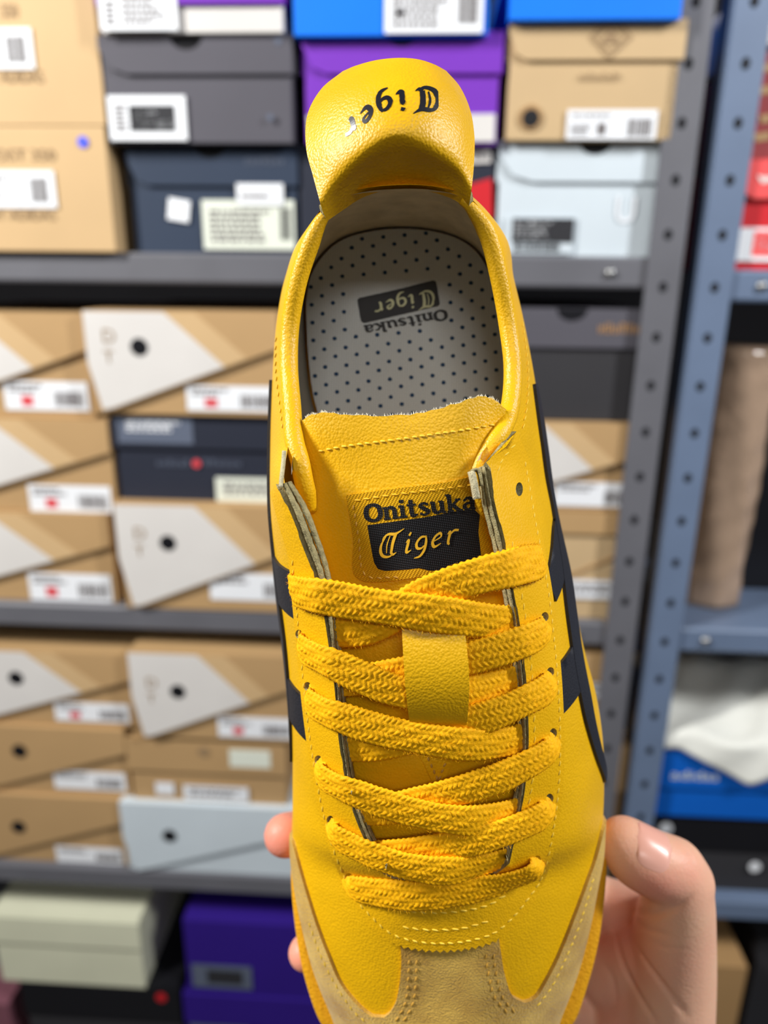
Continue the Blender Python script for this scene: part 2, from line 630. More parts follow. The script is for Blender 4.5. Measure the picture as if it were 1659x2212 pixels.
def diag_box(label, px0, px1, top, bot, q0=None, hole=None, stick=None, white=True, off=0.0, body='kraft', zb=None, zt=None, lid_m='kraft',
             white_m='card_white', glyph=True, red=True, group='kraft boxes with slanted lids', frac=(0.05, 0.66)):
    """the kraft shoe box whose lid runs down to a point at the lower left"""
    e, q, W, H = shoebox(label, px0, px1, top, bot, body, off=off, zb=zb, zt=zt, group=group)
    xl, hr = frac
    lidpts = [(-0.001, H - 0.001), (-0.001, H * 0.5), (xl * W, 0.004), (xl * W + 0.012, 0.006), (W + 0.001, H * hr), (W + 0.001, H - 0.001)]
    lo = prism_xz('lid', lidpts, -0.007, 0.001, M[lid_m], e)
    if white:
        def dz(x):
            return 0.006 + (x - xl * W - 0.012) / (W * (1 - xl) - 0.011) * (H * hr - 0.006)
        xe = 0.72 * W
        wp = [(0.0, H - 0.002), (0.0, H * 0.5), (xl * W + 0.001, 0.006), (xl * W + 0.012, 0.008), (xe, dz(xe) + 0.002), (0.42 * W, H - 0.002)]
        prism_xz('white_panel', wp, -0.0076, -0.006, M[white_m], lo)
        pl = [(xe, dz(xe) + 0.002), (0.84 * W, dz(0.84 * W) + 0.002), (0.58 * W, H - 0.002), (0.42 * W, H - 0.002)]
        prism_xz('faded_panel', pl, -0.0074, -0.006, M['kraft_pale'], lo)
    if hole:
        x, z = q(*hole)
        prism_xz('finger_hole', circ(x, z, 0.0098, 20), -0.0085, -0.006, M['plastic_black'], lo)
        if glyph and white:
            v, f = text_geo('D', 1, 0.0)
            xx, zz = x - 0.042, z + 0.004
            v2, f2 = text_geo('T', 1, 0.0)
            mesh_obj('print', [(xx + p[0] * 0.022, -0.0081, zz + p[1] * 0.022) for p in v], f, M['ink_brown'], lo, smooth=False)
            mesh_obj('print', [(xx + p[0] * 0.02, -0.0081, zz - 0.022 + p[1] * 0.02) for p in v2], f2, M['ink_brown'], lo, smooth=False)
    if stick:
        bars = lines(0.06, 0.10, 0.5, 0.45, 2, 'ink_grey', int(stick[0])) + barcode(0.6, 0.35, 0.95, 0.85, 14, 'ink_grey', int(stick[1]))
        if red:
            bars += [(0.2, 0.5, 0.34, 0.85, 'ink_red')]
        label_on(e, q, *stick, bars=bars, y=-0.0008)
    return e, q, W, H


# ---- top row, left to right
L = shoebox('large kraft box with grey print at the top left corner of the photo', -190, 214, -60, 271, 'kraft_pale', off=0.02)
e, q, W, H = L
label_on(e, q, -120, 62, 78, 150, bars=lines(0.05, 0.15, 0.5, 0.85, 4) + barcode(0.7, 0.2, 0.92, 0.85, 9, 'ink_grey'))
text_on(e, q, 2, 178, 'ADIDAS', 0.011, 'ink_brown', width=0.045)
text_on(e, q, 2, 38, '350', 0.012, 'ink_brown', width=0.018)
e, q, W, H = shoebox('kraft box with small blue dot sticker, standing on the top shelf', -170, 238, 271, 545, 'kraft_pale', zb=ZS1, off=0.02)
label_on(e, q, -120, 368, 126, 450, bars=lines(0.05, 0.15, 0.6, 0.85, 4) + barcode(0.78, 0.2, 0.93, 0.85, 9, 'ink_grey'))
text_on(e, q, -60, 346, 'BOOST 350', 0.011, 'ink_brown', width=0.09)
text_on(e, q, -20, 474, 'BY ADIDAS', 0.010, 'ink_brown', width=0.072)
disc_on(e, q, 180, 307, 0.0055, 'ink_blue', name='dot_sticker')

e, q, W, H = shoebox('navy shoe box with two white stickers on the top shelf', 280, 645, 312, 545, 'card_navy', 'card_navy', 0.37, zb=ZS1, lid_cut=0.12,
                     notch=0.5)
label_on(e, q, 436, 432, 638, 540, 'label_cream', bars=lines(0.08, 0.2, 0.75, 0.9, 6) + barcode(0.85, 0.15, 0.97, 0.8, 6))
label_on(e, q, 512, 397, 614, 444, 'label_white', bars=lines(0.1, 0.5, 0.7, 0.8, 1), y=-0.0035)
label_on(e, q, 362, 430, 412, 478, 'label_white', tilt=-0.15)
smudge_text(e, q, 530, 338, 618, 358, 'card_slate', -0.0042, 7, 1)
e, q, W, H = shoebox('charcoal grey shoe box with white barcode sticker at its lower left', 222, 634, 75, 309, 'card_charcoal', 'card_charcoal', 0.36,
                     off=0.02, lid_cut=0.14, notch=0.46)
label_on(e, q, 232, 207, 407, 304, 'label_white', bars=[(0.27, 0.22, 0.86, 0.8, 'ink')] + lines(0.08, 0.2, 0.24, 0.85, 6, 'ink_grey') +
         lines(0.3, 0.35, 0.7, 0.7, 4, 'label_white', 5) + barcode(0.62, 0.55, 0.84, 0.76, 5, 'label_white'))
for (px, py) in ((602, 92), (585, 255)):
    disc_on(e, q, px, py, 0.003, 'card_slate', y=-0.0042, name='scuff')
e, q, W, H = shoebox('white shoe box with purple band at the top edge of the photo', 206, 613, -150, 71, 'card_white', 'card_purple', 0.72, off=0.03)
label_on(e, q, 210, -60, 388, 68, 'label_white', bars=lines(0.08, 0.5, 0.22, 0.95, 5) + lines(0.3, 0.4, 0.92, 0.95, 5, 'ink_grey', 9), y=-0.004)

e, q, W, H = shoebox('navy, white and red shoe box half hidden behind the heel tab', 648, 1064, 312, 548, 'card_midnight', zb=ZS1)
prism_xz('white_panel', [q(940, 320), q(1060, 320), q(1060, 352), q(940, 356)], -0.002, 0.0, M['card_white'], e)
prism_xz('red_panel', [q(960, 415), q(1062, 385), q(1064, 470), q(960, 500)], -0.002, 0.0, M['card_red'], e)
smudge_text(e, q, 1022, 326, 1058, 346, 'card_midnight', -0.0024, 3, 2)
e, q, W, H = shoebox('bright purple shoe box directly behind the heel tab', 655, 1082, 68, 312, 'card_purple', 'card_purple', 0.37, off=0.015, lid_cut=0.12,
                     notch=0.5)
prism_xz('white_panel', [q(664, 250), q(1070, 246), q(1068, 306), q(668, 308)], -0.001, 0.002, M['card_white'], e)
e, q, W, H = shoebox('bright blue shoe box with white barcode sticker at the top edge', 632, 1058, -150, 77, 'card_blue', off=0.03)
label_on(e, q, 832, -60, 1042, 72, bars=barcode(0.75, 0.4, 0.95, 0.85, 10, 'ink_grey') + lines(0.08, 0.45, 0.65, 0.95, 4) + [(0.12, 0.6, 0.2, 0.72, 'ink')])

e, q, W, H = shoebox('white shoe box with black printed label beside the grey post', 1072, 1450, 303, 558, 'card_cold_white', 'card_cold_white', 0.35, zb=ZS1,
                     lid_cut=0.2, notch=0.54)
label_on(e, q, 1092, 470, 1236, 548, 'card_cold_white', bars=[(0.1, 0.02, 0.99, 0.7, 'ink')] + lines(0.14, 0.1, 0.7, 0.6, 5, 'label_white') +
         barcode(0.14, 0.72, 0.8, 0.95, 16, 'ink'))
text_on(e, q, 1324, 480, 'U', 0.026, 'label_white', y=-0.0006, width=0.022)
e, q, W, H = shoebox('kraft shoe box with diamond logo and round hole beside the grey post', 1095, 1470, 42, 303, 'kraft_light', 'kraft_light', 0.33, off=0.015,
                     lid_cut=0.1)
label_on(e, q, 1226, 238, 1414, 302, bars=lines(0.05, 0.15, 0.5, 0.3, 1) + lines(0.05, 0.5, 0.28, 0.9, 3) + [(0.34, 0.45, 0.44, 0.85, 'ink_grey')] +
         barcode(0.68, 0.3, 0.95, 0.9, 10, 'ink_grey'))
x, z = q(1317, 83)
for sc in (0.021, 0.015):
    a_, b_ = sc, sc - 0.0022
    vv = [(x - a_, -0.0046, z), (x, -0.0046, z + a_ * 0.9), (x + a_, -0.0046, z), (x, -0.0046, z - a_ * 0.9),
          (x - b_, -0.0046, z), (x, -0.0046, z + b_ * 0.9), (x + b_, -0.0046, z), (x, -0.0046, z - b_ * 0.9)]
    mesh_obj('logo', vv, [(i, i + 4, (i + 1) % 4 + 4, (i + 1) % 4) for i in range(4)], M['ink_brown'], e, smooth=False)
vv = [(x - 0.009, -0.0046, z - 0.005), (x + 0.009, -0.0046, z - 0.005), (x, -0.0046, z + 0.009)]
mesh_obj('logo', vv, [(0, 1, 2)], M['ink_brown'], e, smooth=False)
smudge_text(e, q, 1250, 158, 1340, 174, 'ink_brown', -0.0012, 9, 3)
disc_on(e, q, 1146, 254, 0.0115, 'kraft_dark', name='finger_hole')
disc_on(e, q, 1146, 256, 0.0085, 'plastic_black', y=-0.002, name='hole_depth')
e, q, W, H = shoebox('bright blue shoe box above the kraft diamond box', 1105, 1482, -160, 42, 'card_blue', off=0.03)

# ---- middle row
diag_box('kraft box with white panel at left edge, uppermost below the top shelf', -225, 195, 672, 900, stick=(6, 822, 195, 888), hole=(-110, 752))
diag_box('kraft box with white panel at left edge, second in the middle-shelf stack', -185, 243, 900, 1102, stick=(60, 1046, 244, 1108), hole=(-60, 985))
diag_box('kraft box with white panel at left edge, standing on the middle shelf', -190, 246, 1102, 1308, stick=(60, 1236, 245, 1300), hole=(-60, 1180), zb=ZS2)
diag_box('kraft box with white corner and black finger hole on top of navy box', 196, 603, 670, 897, hole=(306, 748), stick=(402, 832, 600, 890), off=0.012)
e, q, W, H = shoebox('midnight navy shoe box between two kraft boxes with slanted lids', 250, 655, 897, 1088, 'card_midnight', 'card_midnight', 0.37)
label_on(e, q, 246 + 8, 899, 420, 958, 'card_slate', bars=lines(0.12, 0.15, 0.85, 0.6, 3, 'label_white'), y=-0.0035)
smudge_text(e, q, 338, 992, 412, 1008, 'card_slate', -0.0012, 6, 4)
disc_on(e, q, 425, 1001, 0.005, 'ink_red', name='red_mark')
smudge_text(e, q, 440, 992, 524, 1008, 'card_slate', -0.0012, 6, 5)
label_on(e, q, 466, 1030, 640, 1086, 'label_cream', bars=lines(0.1, 0.2, 0.9, 0.8, 3))
diag_box('kraft box with white corner and finger hole under the navy box', 262, 668, 1088, 1308, hole=(367, 1168), stick=(452, 1236, 650, 1300), zb=ZS2, off=0.012,
         red=False)
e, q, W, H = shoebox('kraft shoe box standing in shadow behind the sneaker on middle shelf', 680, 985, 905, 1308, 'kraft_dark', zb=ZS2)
e, q, W, H = shoebox('black shoe box with gold lettering under the top shelf', 1010, 1405, 665, 908, 'card_black', 'card_charcoal', 0.34, notch=0.55)
smudge_text(e, q, 1292, 697, 1396, 720, 'ink_gold', -0.0042, 7, 6)
diag_box('kraft box with white panel under the black box with gold lettering', 1000, 1388, 908, 1102, stick=(1200, 1040, 1374, 1096), hole=None, red=False)
e, q, W, H = shoebox('kraft shoe box with plain lid on the middle shelf beside the grey post', 985, 1372, 1102, 1310, 'kraft_light', 'kraft', 0.2, zb=ZS2)
label_on(e, q, 1205, 1250, 1345, 1294, bars=lines(0.1, 0.2, 0.9, 0.8, 2))
prism_xz('lid_crease', [q(1180, 1262), q(1375, 1180), q(1375, 1186), q(1180, 1268)], -0.001, 0.0, M['kraft_dark'], e)

# ---- third row
diag_box('kraft box with white panel and finger hole at left edge, just under the middle shelf', -85, 285, 1402, 1564, hole=(41, 1458), stick=(117, 1515, 282, 1561))
diag_box('kraft box with finger hole at left edge, between two like it on the lower shelf', -75, 276, 1564, 1712, hole=(48, 1615), stick=(115, 1663, 274, 1708), white=False,
         red=False)
diag_box('kraft box with finger hole at left edge, standing on the lower shelf', -75, 272, 1712, 1876, hole=(46, 1778), stick=(120, 1826, 268, 1866), white=False, red=False,
         zb=ZS3)
diag_box('kraft box with white corner and finger hole above the short kraft box', 290, 640, 1408, 1598, hole=(388, 1487), stick=(470, 1546, 634, 1596), off=0.012)
e, q, W, H = shoebox('short kraft shoe box with cream sticker on its lid', 280, 620, 1598, 1734, 'kraft', 'kraft', 0.5, off=0.004, lid_cut=0.0)
label_on(e, q, 496, 1615, 586, 1656, 'label_cream', y=-0.0035)
disc_on(e, q, 442, 1620, 0.008, 'ink_brown', y=-0.0045, name='logo')
label_on(e, q, 336, 1688, 378, 1715, 'label_white')
label_on(e, q, 396, 1694, 538, 1730, 'label_white', bars=lines(0.1, 0.2, 0.9, 0.8, 2))
diag_box('white shoe box with slanted lid and finger hole on the lower shelf', 272, 650, 1734, 1884, group=None, hole=(370, 1797), body='card_cold_white', lid_m='card_cold_white',
         white=False, zb=ZS3, off=0.006)
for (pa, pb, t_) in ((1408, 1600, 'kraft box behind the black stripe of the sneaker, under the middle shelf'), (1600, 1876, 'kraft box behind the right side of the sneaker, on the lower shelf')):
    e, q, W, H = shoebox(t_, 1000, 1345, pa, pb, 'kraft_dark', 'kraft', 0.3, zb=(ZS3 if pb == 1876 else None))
    label_on(e, q, 1200, pa + 60, 1330, pa + 100, bars=lines(0.1, 0.2, 0.9, 0.8, 2))

# ---- bottom row
zc = rk(170, 2122, 0.0)[1]
e, q, W, H = shoebox('black shoe box under the cream box at the bottom of the photo', 62, 395, 2122, 2300, 'card_black', 'plastic_black', 0.4, zb=ZS4)
disc_on(e, q, 350, 2150, 0.008, 'card_red', y=-0.0045, name='red_mark')
e, q, W, H = shoebox('cream shoe box with shallow lid at the lower left', -10, 308, 1984, 2122, 'card_cream', 'card_cream', 0.38, zb=zc, off=0.005)
zp = rk(560, 2152, 0)[1]
e, q, W, H = shoebox('violet shoe box lying lowest, at the bottom edge', 405, 740, 2152, 2330, 'card_violet', 'card_violet', 0.36, zb=ZS4)
label_on(e, q, 410, 2200, 540, 2240, 'card_slate')
e, q, W, H = shoebox('violet shoe box with grey barcode sticker beside the cream box', 402, 745, 1996, 2152, 'card_violet', zb=zp)
label_on(e, q, 414, 2080, 546, 2136, 'card_slate', bars=[(0.25, 0.2, 0.85, 0.8, 'ink')])
e, q, W, H = shoebox('small mauve box at the lower left corner behind the cream box', -40, 30, 2168, 2300, 'card_mauve', off=0.0, zb=ZS4)
e, q, W, H = shoebox('red shoe box barely seen under the sneaker toe', 760, 1060, 2150, 2330, 'card_red', zb=ZS4)

# ---- right-hand rack
e, q, W, H = shoebox('white box at the top right corner of the photo', 1640, 1900, -60, 96, 'card_white', off=0.0)
prism_xz('print', [q(1650, 40), q(1660, 40), q(1660, 60), q(1650, 60)], -0.0008, 0.0, M['ink'], e)
e, q, W, H = shoebox('oxblood and tan printed box under the white box in the right rack', 1618, 1950, 110, 345, 'card_oxblood', off=0.0)
for k, (px, py) in enumerate(((1630, 190), (1640, 250), (1628, 290), (1645, 140))):
    prism_xz('print', [q(px, py), q(px + 34, py - 6), q(px + 36, py + 12), q(px + 3, py + 17)], -0.0008, 0.0, M['kraft'], e)
zr = rk(1750, 432, 0.0)[1]
e, q, W, H = shoebox('bright red box with pale label on the right rack shelf', 1590, 1960, 345, 577, 'card_red', off=0.0, zb=ZS1 - 0.012)
pts = [q(1598, 346), q(1596, 395), q(1604, 418), q(1622, 430), q(1960, 430), q(1960, 346)]
lo = prism_xz('lid_flap', pts, -0.006, 0.001, M['card_coral'], e)
sw = [q(1630, 380), q(1640, 398), q(1665, 392), q(1720, 360), q(1660, 382), q(1645, 384)]
prism_xz('logo', sw, -0.0068, -0.005, M['card_white'], lo)
label_on(e, q, 1590, 492, 1800, 566, 'label_white', bars=[(0.18, 0.1, 0.96, 0.85, 'card_coral')] + lines(0.22, 0.2, 0.6, 0.7, 4, 'label_white'))

# a tall roll of beige packing wrapped in clear plastic
x0, z0 = rk(1545, 1305, -0.05)
x1, _ = rk(1650, 800, -0.05)
zt = rk(1600, 742, -0.05)[1]
e = thing('wrapped_roll', 'tall beige roll wrapped in shiny plastic on the right rack', 'roll', rworld((x0 + x1) / 2 - 0.005, 0.09, ZS2 - 0.004), RZ)
vv, ff = [], []
n, rows = 28, 40
RR = 0.042
for j in range(rows + 1):
    t = j / rows
    zz = (zt - ZS2) * t
    for i in range(n):
        a = 2 * math.pi * i / n
        r = RR * (1 + 0.03 * math.sin(7 * a + 9 * t) + 0.03 * math.sin(3 * a - 21 * t) * math.sin(31 * t))
        if j == rows:
            r *= 0.9
        vv.append((r * math.cos(a), r * math.sin(a), zz))
ff = [(j * n + i, j * n + (i + 1) % n, (j + 1) * n + (i + 1) % n, (j + 1) * n + i) for j in range(rows) for i in range(n)]
ff += [tuple(range(rows * n, rows * n + n)), tuple(range(n))[::-1]]
mesh_obj('wrapped_body', vv, ff, mat('shiny_wrap', srgb(182, 154, 130), 0.18, 0.6, bump=0.5, scale=40, dist=0.004, var=0.15, vscale=25), e)

e, q, W, H = shoebox('black box standing in the dark beside the wrapped roll', 1600, 1950, 840, 1302, 'plastic_black', off=-0.12, zb=ZS2 - 0.004)
e, q, W, H = shoebox('black shoe box under the blue box on the right rack', 1412, 1900, 1762, 1886, 'card_black', 'plastic_black', 0.45, zb=ZS3, off=-0.01)
disc_on(e, q, 1436, 1785, 0.009, 'label_white', y=-0.0045, name='round_sticker')
disc_on(e, q, 1628, 1868, 0.008, 'label_white', y=-0.0045, name='round_sticker')
zb_ = rk(1656, 1762, -0.01)[1]
e, q, W, H = shoebox('deep blue shoe box with white lettering under crumpled paper', 1418, 1900, 1606, 1762, 'card_blue_deep', 'card_blue_deep', 0.6, zb=zb_, off=0.0)
text_on(e, q, 1446, 1678, 'adidas', 0.014, 'label_cream', y=-0.0042, width=0.062)
disc_on(e, q, 1592, 1655, 0.011, 'plastic_black', y=-0.0045, name='finger_hole')
ztop = rk(1656, 1606, 0.0)[1]
e2, q2, W2, H2 = shoebox('dark grey shoe box behind the white paper on the right rack', 1470, 1920, 1388, 1520, 'card_charcoal', off=-0.16, zb=ztop)

# crumpled sheet of white wrapping paper draped over the blue box
xa = rk(1432, 1560, 0.0)[0]
xb = xa + 0.27
vv, ff = [], []
NX, NY = 40, 40
rr = random.Random(3)
for j in range(NY + 1):
    for i in range(NX + 1):
        u, v_ = i / NX, j / NY
        x = xa + (xb - xa) * u
        front = 0.015 + 0.05 * max(0, 1 - abs(u - 0.42) * 3.0)
        s = v_ * (0.2 + front) - front         # arc length from box edge, negative hangs in front
        wob = 0.004 * math.sin(9 * u + 5 * v_) + 0.003 * math.sin(23 * u - 14 * v_) + rr.uniform(-1, 1) * 0.0007
        if s < 0:
            y, z = -0.010 - 0.1 * abs(s) + 0.6 * wob, ztop + 0.004 + s * 0.9 + 0.002
        else:
            y, z = -0.006 + s * 0.9, ztop + 0.006 + 0.14 * s + wob + 0.004
        z += 0.012 * max(0, 1 - abs(u - 0.8) * 4)
        vv.append((x, y, z))
ff = [(j * (NX + 1) + i, j * (NX + 1) + i + 1, (j + 1) * (NX + 1) + i + 1, (j + 1) * (NX + 1) + i) for j in range(NY) for i in range(NX)]
o = mesh_obj('wrapping_paper', [(x - xa, y, z - ztop) for x, y, z in vv], ff, M['paper_white'], None)
o.location = rworld(xa, 0, ztop)
o.rotation_euler = RZ
o['label'] = 'crumpled white wrapping paper draped over the deep blue shoe box'
o['category'] = 'paper'
sm = o.modifiers.new('thickness', 'SOLIDIFY')
sm.thickness = 0.0008
e, q, W, H = shoebox('black box low on the right rack beside the thumb', 1610, 1900, 2040, 2330, 'card_black', off=-0.05, zb=ZS4)
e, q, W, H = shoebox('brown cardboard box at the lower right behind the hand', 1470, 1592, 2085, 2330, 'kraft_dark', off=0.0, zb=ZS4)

# ================================================================== THE SNEAKER (built in centimetres, sole at z = 0, heel +y, toe -y)
D0 = 27.0
CM = 0.01


def P(px, py, z):
    d = D0 - z
    return np.array(((px - CX) * d / F, (CY - py) * d / F, z))


def Q(p):
    d = D0 - p[2]
    return CX + p[0] * F / d, CY - p[1] * F / d


shoe = thing('sneaker', 'yellow leather low sneaker with black stripes and yellow laces held in a hand', 'sneaker',
             CAM_POS + CAM_ROT @ Vector((0, 0, -D0 * CM)), CAM_ROT.to_euler())


def sobj(name, verts, faces, mats, parent=shoe, **kw):
    return mesh_obj(name, [(v[0] * CM, v[1] * CM, v[2] * CM) for v in verts], faces, mats, parent, **kw)


def cr_w(t):
    return np.array((-0.5 * t + t * t - 0.5 * t ** 3, 1 - 2.5 * t * t + 1.5 * t ** 3, 0.5 * t + 2 * t * t - 1.5 * t ** 3, -0.5 * t * t + 0.5 * t ** 3))


def cr_eval(Pt, t, closed=False):
    n = len(Pt)
    if closed:
        i = int(math.floor(t)) % n
        u = t - math.floor(t)
        idx = [(i + k) % n for k in (-1, 0, 1, 2)]
        w_ = cr_w(u)
        return sum(w_[k] * Pt[idx[k]] for k in range(4))
    t = min(max(t, 0), n - 1)
    i = min(int(t), n - 2)
    u = t - i
    p1, p2 = Pt[i], Pt[i + 1]
    p0 = Pt[i - 1] if i > 0 else 2 * p1 - p2
    p3 = Pt[i + 2] if i + 2 < n else 2 * p2 - p1
    w_ = cr_w(u)
    return w_[0] * p0 + w_[1] * p1 + w_[2] * p2 + w_[3] * p3


def smooth_line(pts, step=6.0, closed=False):
    """Catmull-Rom through points, resampled about every step units"""
    A = [np.array(p, float) for p in pts]
    out = []
    n = len(A)
    for i in range(n if closed else n - 1):
        L_ = np.linalg.norm(A[(i + 1) % n] - A[i])
        k = max(1, int(round(L_ / step)))
        for j in range(k):
            out.append(cr_eval(A, i + j / k, closed))
    if not closed:
        out.append(A[-1])
    return out


# ---- the surface of the upper: 49 stations from the toe round the heel and back, five levels from sole to top line
c3 = P(945, 2150, 4.5)
ST = [  # W1 (widest point), T (top line), bulge, w0 inset
    ((2.1, -19.7, 2.4), (2.0, -18.0, 3.7), .10, -.05), ((0.2, -19.0, 2.4), (1.9, -17.4, 3.95), .10, -.05), ((-1.1, -17.9, 2.4), (1.75, -16.6, 4.2), .10, -.05),
    (P(722, 2190, 2.5), c3, .10, -.05), (P(686, 2100, 2.6), P(945, 2060, 4.9), .10, 0), (P(660, 2000, 2.7), P(942, 1970, 5.25), .10, 0),
    (P(644, 1920, 2.7), P(940, 1915, 5.45), .10, .05), (P(635, 1850, 2.7), P(935, 1893, 5.55), .10, .1),
    (P(632, 1780, 2.7), P(830, 1868, 5.75), .10, .15), (P(632, 1700, 2.7), P(790, 1790, 6.0), .10, .2), (P(632, 1600, 2.8), P(755, 1690, 6.35), .09, .3),
    (P(627, 1500, 2.9), P(735, 1560, 6.75), .08, .35), (P(616, 1390, 3.0), P(720, 1400, 7.3), .07, .35), (P(602, 1270, 3.2), P(690, 1240, 7.9), .06, .4),
    (P(592, 1130, 3.4), P(640, 1110, 8.15), .05, .4), (P(590, 1050, 3.4), P(614, 1035, 8.0), .04, .4), (P(588, 960, 3.4), P(622, 960, 7.3), .04, .4),
    (P(590, 870, 3.3), P(618, 880, 6.8), .04, .4), (P(594, 780, 3.2), P(612, 790, 6.4), .04, .4), (P(602, 690, 3.1), P(615, 700, 6.3), .04, .35),
    (P(618, 610, 3.0), P(630, 610, 6.6), .04, .3), (P(650, 540, 2.9), P(655, 530, 6.9), .05, .3), ((-1.5, 9.6, 2.8), P(695, 450, 7.2), .05, .3),
    ((-.5, 10.1, 2.8), P(760, 413, 7.3), .05, .3),
    ((.6, 10.3, 2.8), P(855, 400, 7.35), .05, .3),
    ((1.7, 10.15, 2.8), P(945, 404, 7.3), .05, .3), ((2.75, 9.65, 2.8), P(1016, 428, 7.2), .05, .3),
    (P(1090, 540, 2.9), P(1066, 500, 6.9), .05, .3), (P(1106, 610, 3.0), P(1090, 590, 6.6), .04, .3), (P(1126, 690, 3.1), P(1108, 690, 6.3), .04, .35),
    (P(1144, 780, 3.2), P(1120, 790, 6.4), .04, .4), (P(1160, 870, 3.3), P(1114, 880, 6.8), .04, .4), (P(1175, 960, 3.4), P(1085, 950, 7.5), .04, .4),
    (P(1188, 1050, 3.4), P(1045, 1008, 8.0), .05, .4), (P(1202, 1130, 3.4), P(1060, 1090, 8.1), .06, .4), (P(1234, 1270, 3.2), P(1092, 1230, 7.85), .07, .4),
    (P(1258, 1390, 3.0), P(1118, 1390, 7.25), .08, .35), (P(1287, 1500, 2.9), P(1128, 1520, 6.85), .09, .35), (P(1302, 1600, 2.8), P(1132, 1620, 6.5), .09, .3),
    (P(1305, 1700, 2.7), P(1122, 1730, 6.15), .10, .2), (P(1302, 1780, 2.7), P(1098, 1850, 5.8), .10, .15),
    (P(1297, 1850, 2.7), P(935, 1893, 5.55), .10, .1), (P(1284, 1920, 2.7), P(940, 1915, 5.45), .10, .05),
    (P(1268, 2000, 2.7), P(942, 1970, 5.25), .10, 0), (P(1242, 2100, 2.6), P(945, 2060, 4.9), .10, 0), (P(1208, 2190, 2.5), c3, .10, -.05),
    ((5.3, -17.9, 2.4), (1.75, -16.6, 4.2), .10, -.05), ((4.0, -19.0, 2.4), (1.9, -17.4, 3.95), .10, -.05), ((2.1, -19.7, 2.4), (2.0, -18.0, 3.7), .10, -.05)]
NS = len(ST)
GR = np.zeros((NS, 5, 3))
for i, (W1, T, b, ins) in enumerate(ST):
    W1 = np.array(W1, float)
    T = np.array(T, float)
    d = T - W1
    h = math.hypot(d[0], d[1])
    inn = np.array((d[0], d[1], 0)) / max(h, 1e-6)
    if h < 0.25:   # near vertical wall: use direction to the middle of the shoe
        c = np.array((0.6 if W1[1] > 0 else 2.0, min(W1[1], 7.0), 0)) - np.array((W1[0], W1[1], 0))
        inn = c / np.linalg.norm(c)
    L_ = math.hypot(h, d[2])
    out = (-inn * d[2] + np.array((0, 0, 1)) * h) / L_
    GR[i, 1] = W1
    GR[i, 4] = T
    GR[i, 2] = W1 + 0.36 * d + out * b * L_ * 1.0
    GR[i, 3] = W1 + 0.72 * d + out * b * L_ * 0.9
    GR[i, 0] = W1 + inn * ins - np.array((0, 0, W1[2] - 1.35))


def S(a, v):
    """a in [0, 48] round the shoe, v in [0, 4] up the wall"""
    a = min(max(a, 0), NS - 1)
    i = min(int(a), NS - 2)
    u = a - i
    wa = cr_w(u)
    ids = [i - 1, i, i + 1, i + 2]
    if ids[0] < 0:
        ids[0] = NS - 2
    if ids[3] > NS - 1:
        ids[3] = 1
    G = sum(wa[k] * GR[ids[k]] for k in range(4))
    return cr_eval([G[k] for k in range(5)], v)


def Sn(a, v, e_=0.02):
    pa = S(min(a + e_, NS - 1), v) - S(max(a - e_, 0), v)
    pv = S(a, min(v + e_, 4)) - S(a, max(v - e_, 0))
    n = np.cross(pv, pa)
    l_ = np.linalg.norm(n)
    n = n / l_ if l_ > 1e-9 else np.array((0, 0, 1.))
    # outward: away from a point inside the shoe
    p = S(a, v)
    cin = np.array((1.2, p[1] * 0.93, 2.5))
    if n.dot(p - cin) < 0:
        n = -n
    return n


SA, SV = 8, 8
AA = [k / SA for k in range((NS - 1) * SA + 1)]
VV = [k / SV for k in range(4 * SV + 1)]
UP = np.array([[S(a, v) for v in VV] for a in AA])
nA, nV = len(AA), len(VV)
upv = UP.reshape(-1, 3).tolist()
upf = [(i * nV + j, i * nV + j + 1, (i + 1) * nV + j + 1, (i + 1) * nV + j) for i in range(nA - 1) for j in range(nV - 1)]


def weld(o, d=1e-5):
    bm = bmesh.new()
    bm.from_mesh(o.data)
    bmesh.ops.remove_doubles(bm, verts=bm.verts[:], dist=d)
    bmesh.ops.recalc_face_normals(bm, faces=bm.faces[:])
    bm.to_mesh(o.data)
    bm.free()
    o.data.polygons.foreach_set('use_smooth', [True] * len(o.data.polygons))


upper = sobj('upper', upv, upf, M['leather'])
weld(upper)

# virtual dome for laying things on: the upper plus the throat bridged over
fill_v, fill_f = [], []
NC = 12
arange = [8 + k / 6 for k in range(7 * 6 + 1)]
for a in arange:
    l_, r_ = S(a, 4), S(48 - a, 4)
    for c in range(NC + 1):
        t = c / NC
        p = l_ * (1 - t) + r_ * t
        p = p + np.array((0, 0, 0.30 * 4 * t * (1 - t)))
        fill_v.append(p)
n0 = len(upv)
fill_f = [(n0 + i * (NC + 1) + j, n0 + i * (NC + 1) + j + 1, n0 + (i + 1) * (NC + 1) + j + 1, n0 + (i + 1) * (NC + 1) + j) for i in range(len(arange) - 1)
          for j in range(NC)]
DOME = BVHTree.FromPolygons([Vector(v) for v in upv] + [Vector(v) for v in fill_v], upf + fill_f)


def hit(px, py, bvh):
    d = Vector(((px - CX) / F, (CY - py) / F, -1)).normalized()
    loc, n, idx, dist = bvh.ray_cast(Vector((0, 0, D0)), d)
    if loc is None:
        return None
    if n.dot(d) > 0:
        n = -n
    return np.array(loc), np.array(n)


def smooth_n(px, py, bvh, r=7):
    """normal averaged over a small neighbourhood, so that laid-on parts stay smooth"""
    s = np.zeros(3)
    for dx, dy in ((0, 0), (r, 0), (-r, 0), (0, r), (0, -r)):
        h_ = hit(px + dx, py + dy, bvh)
        if h_:
            s += h_[1]
    l_ = np.linalg.norm(s)
    return s / l_ if l_ else np.array((0, 0, 1.))


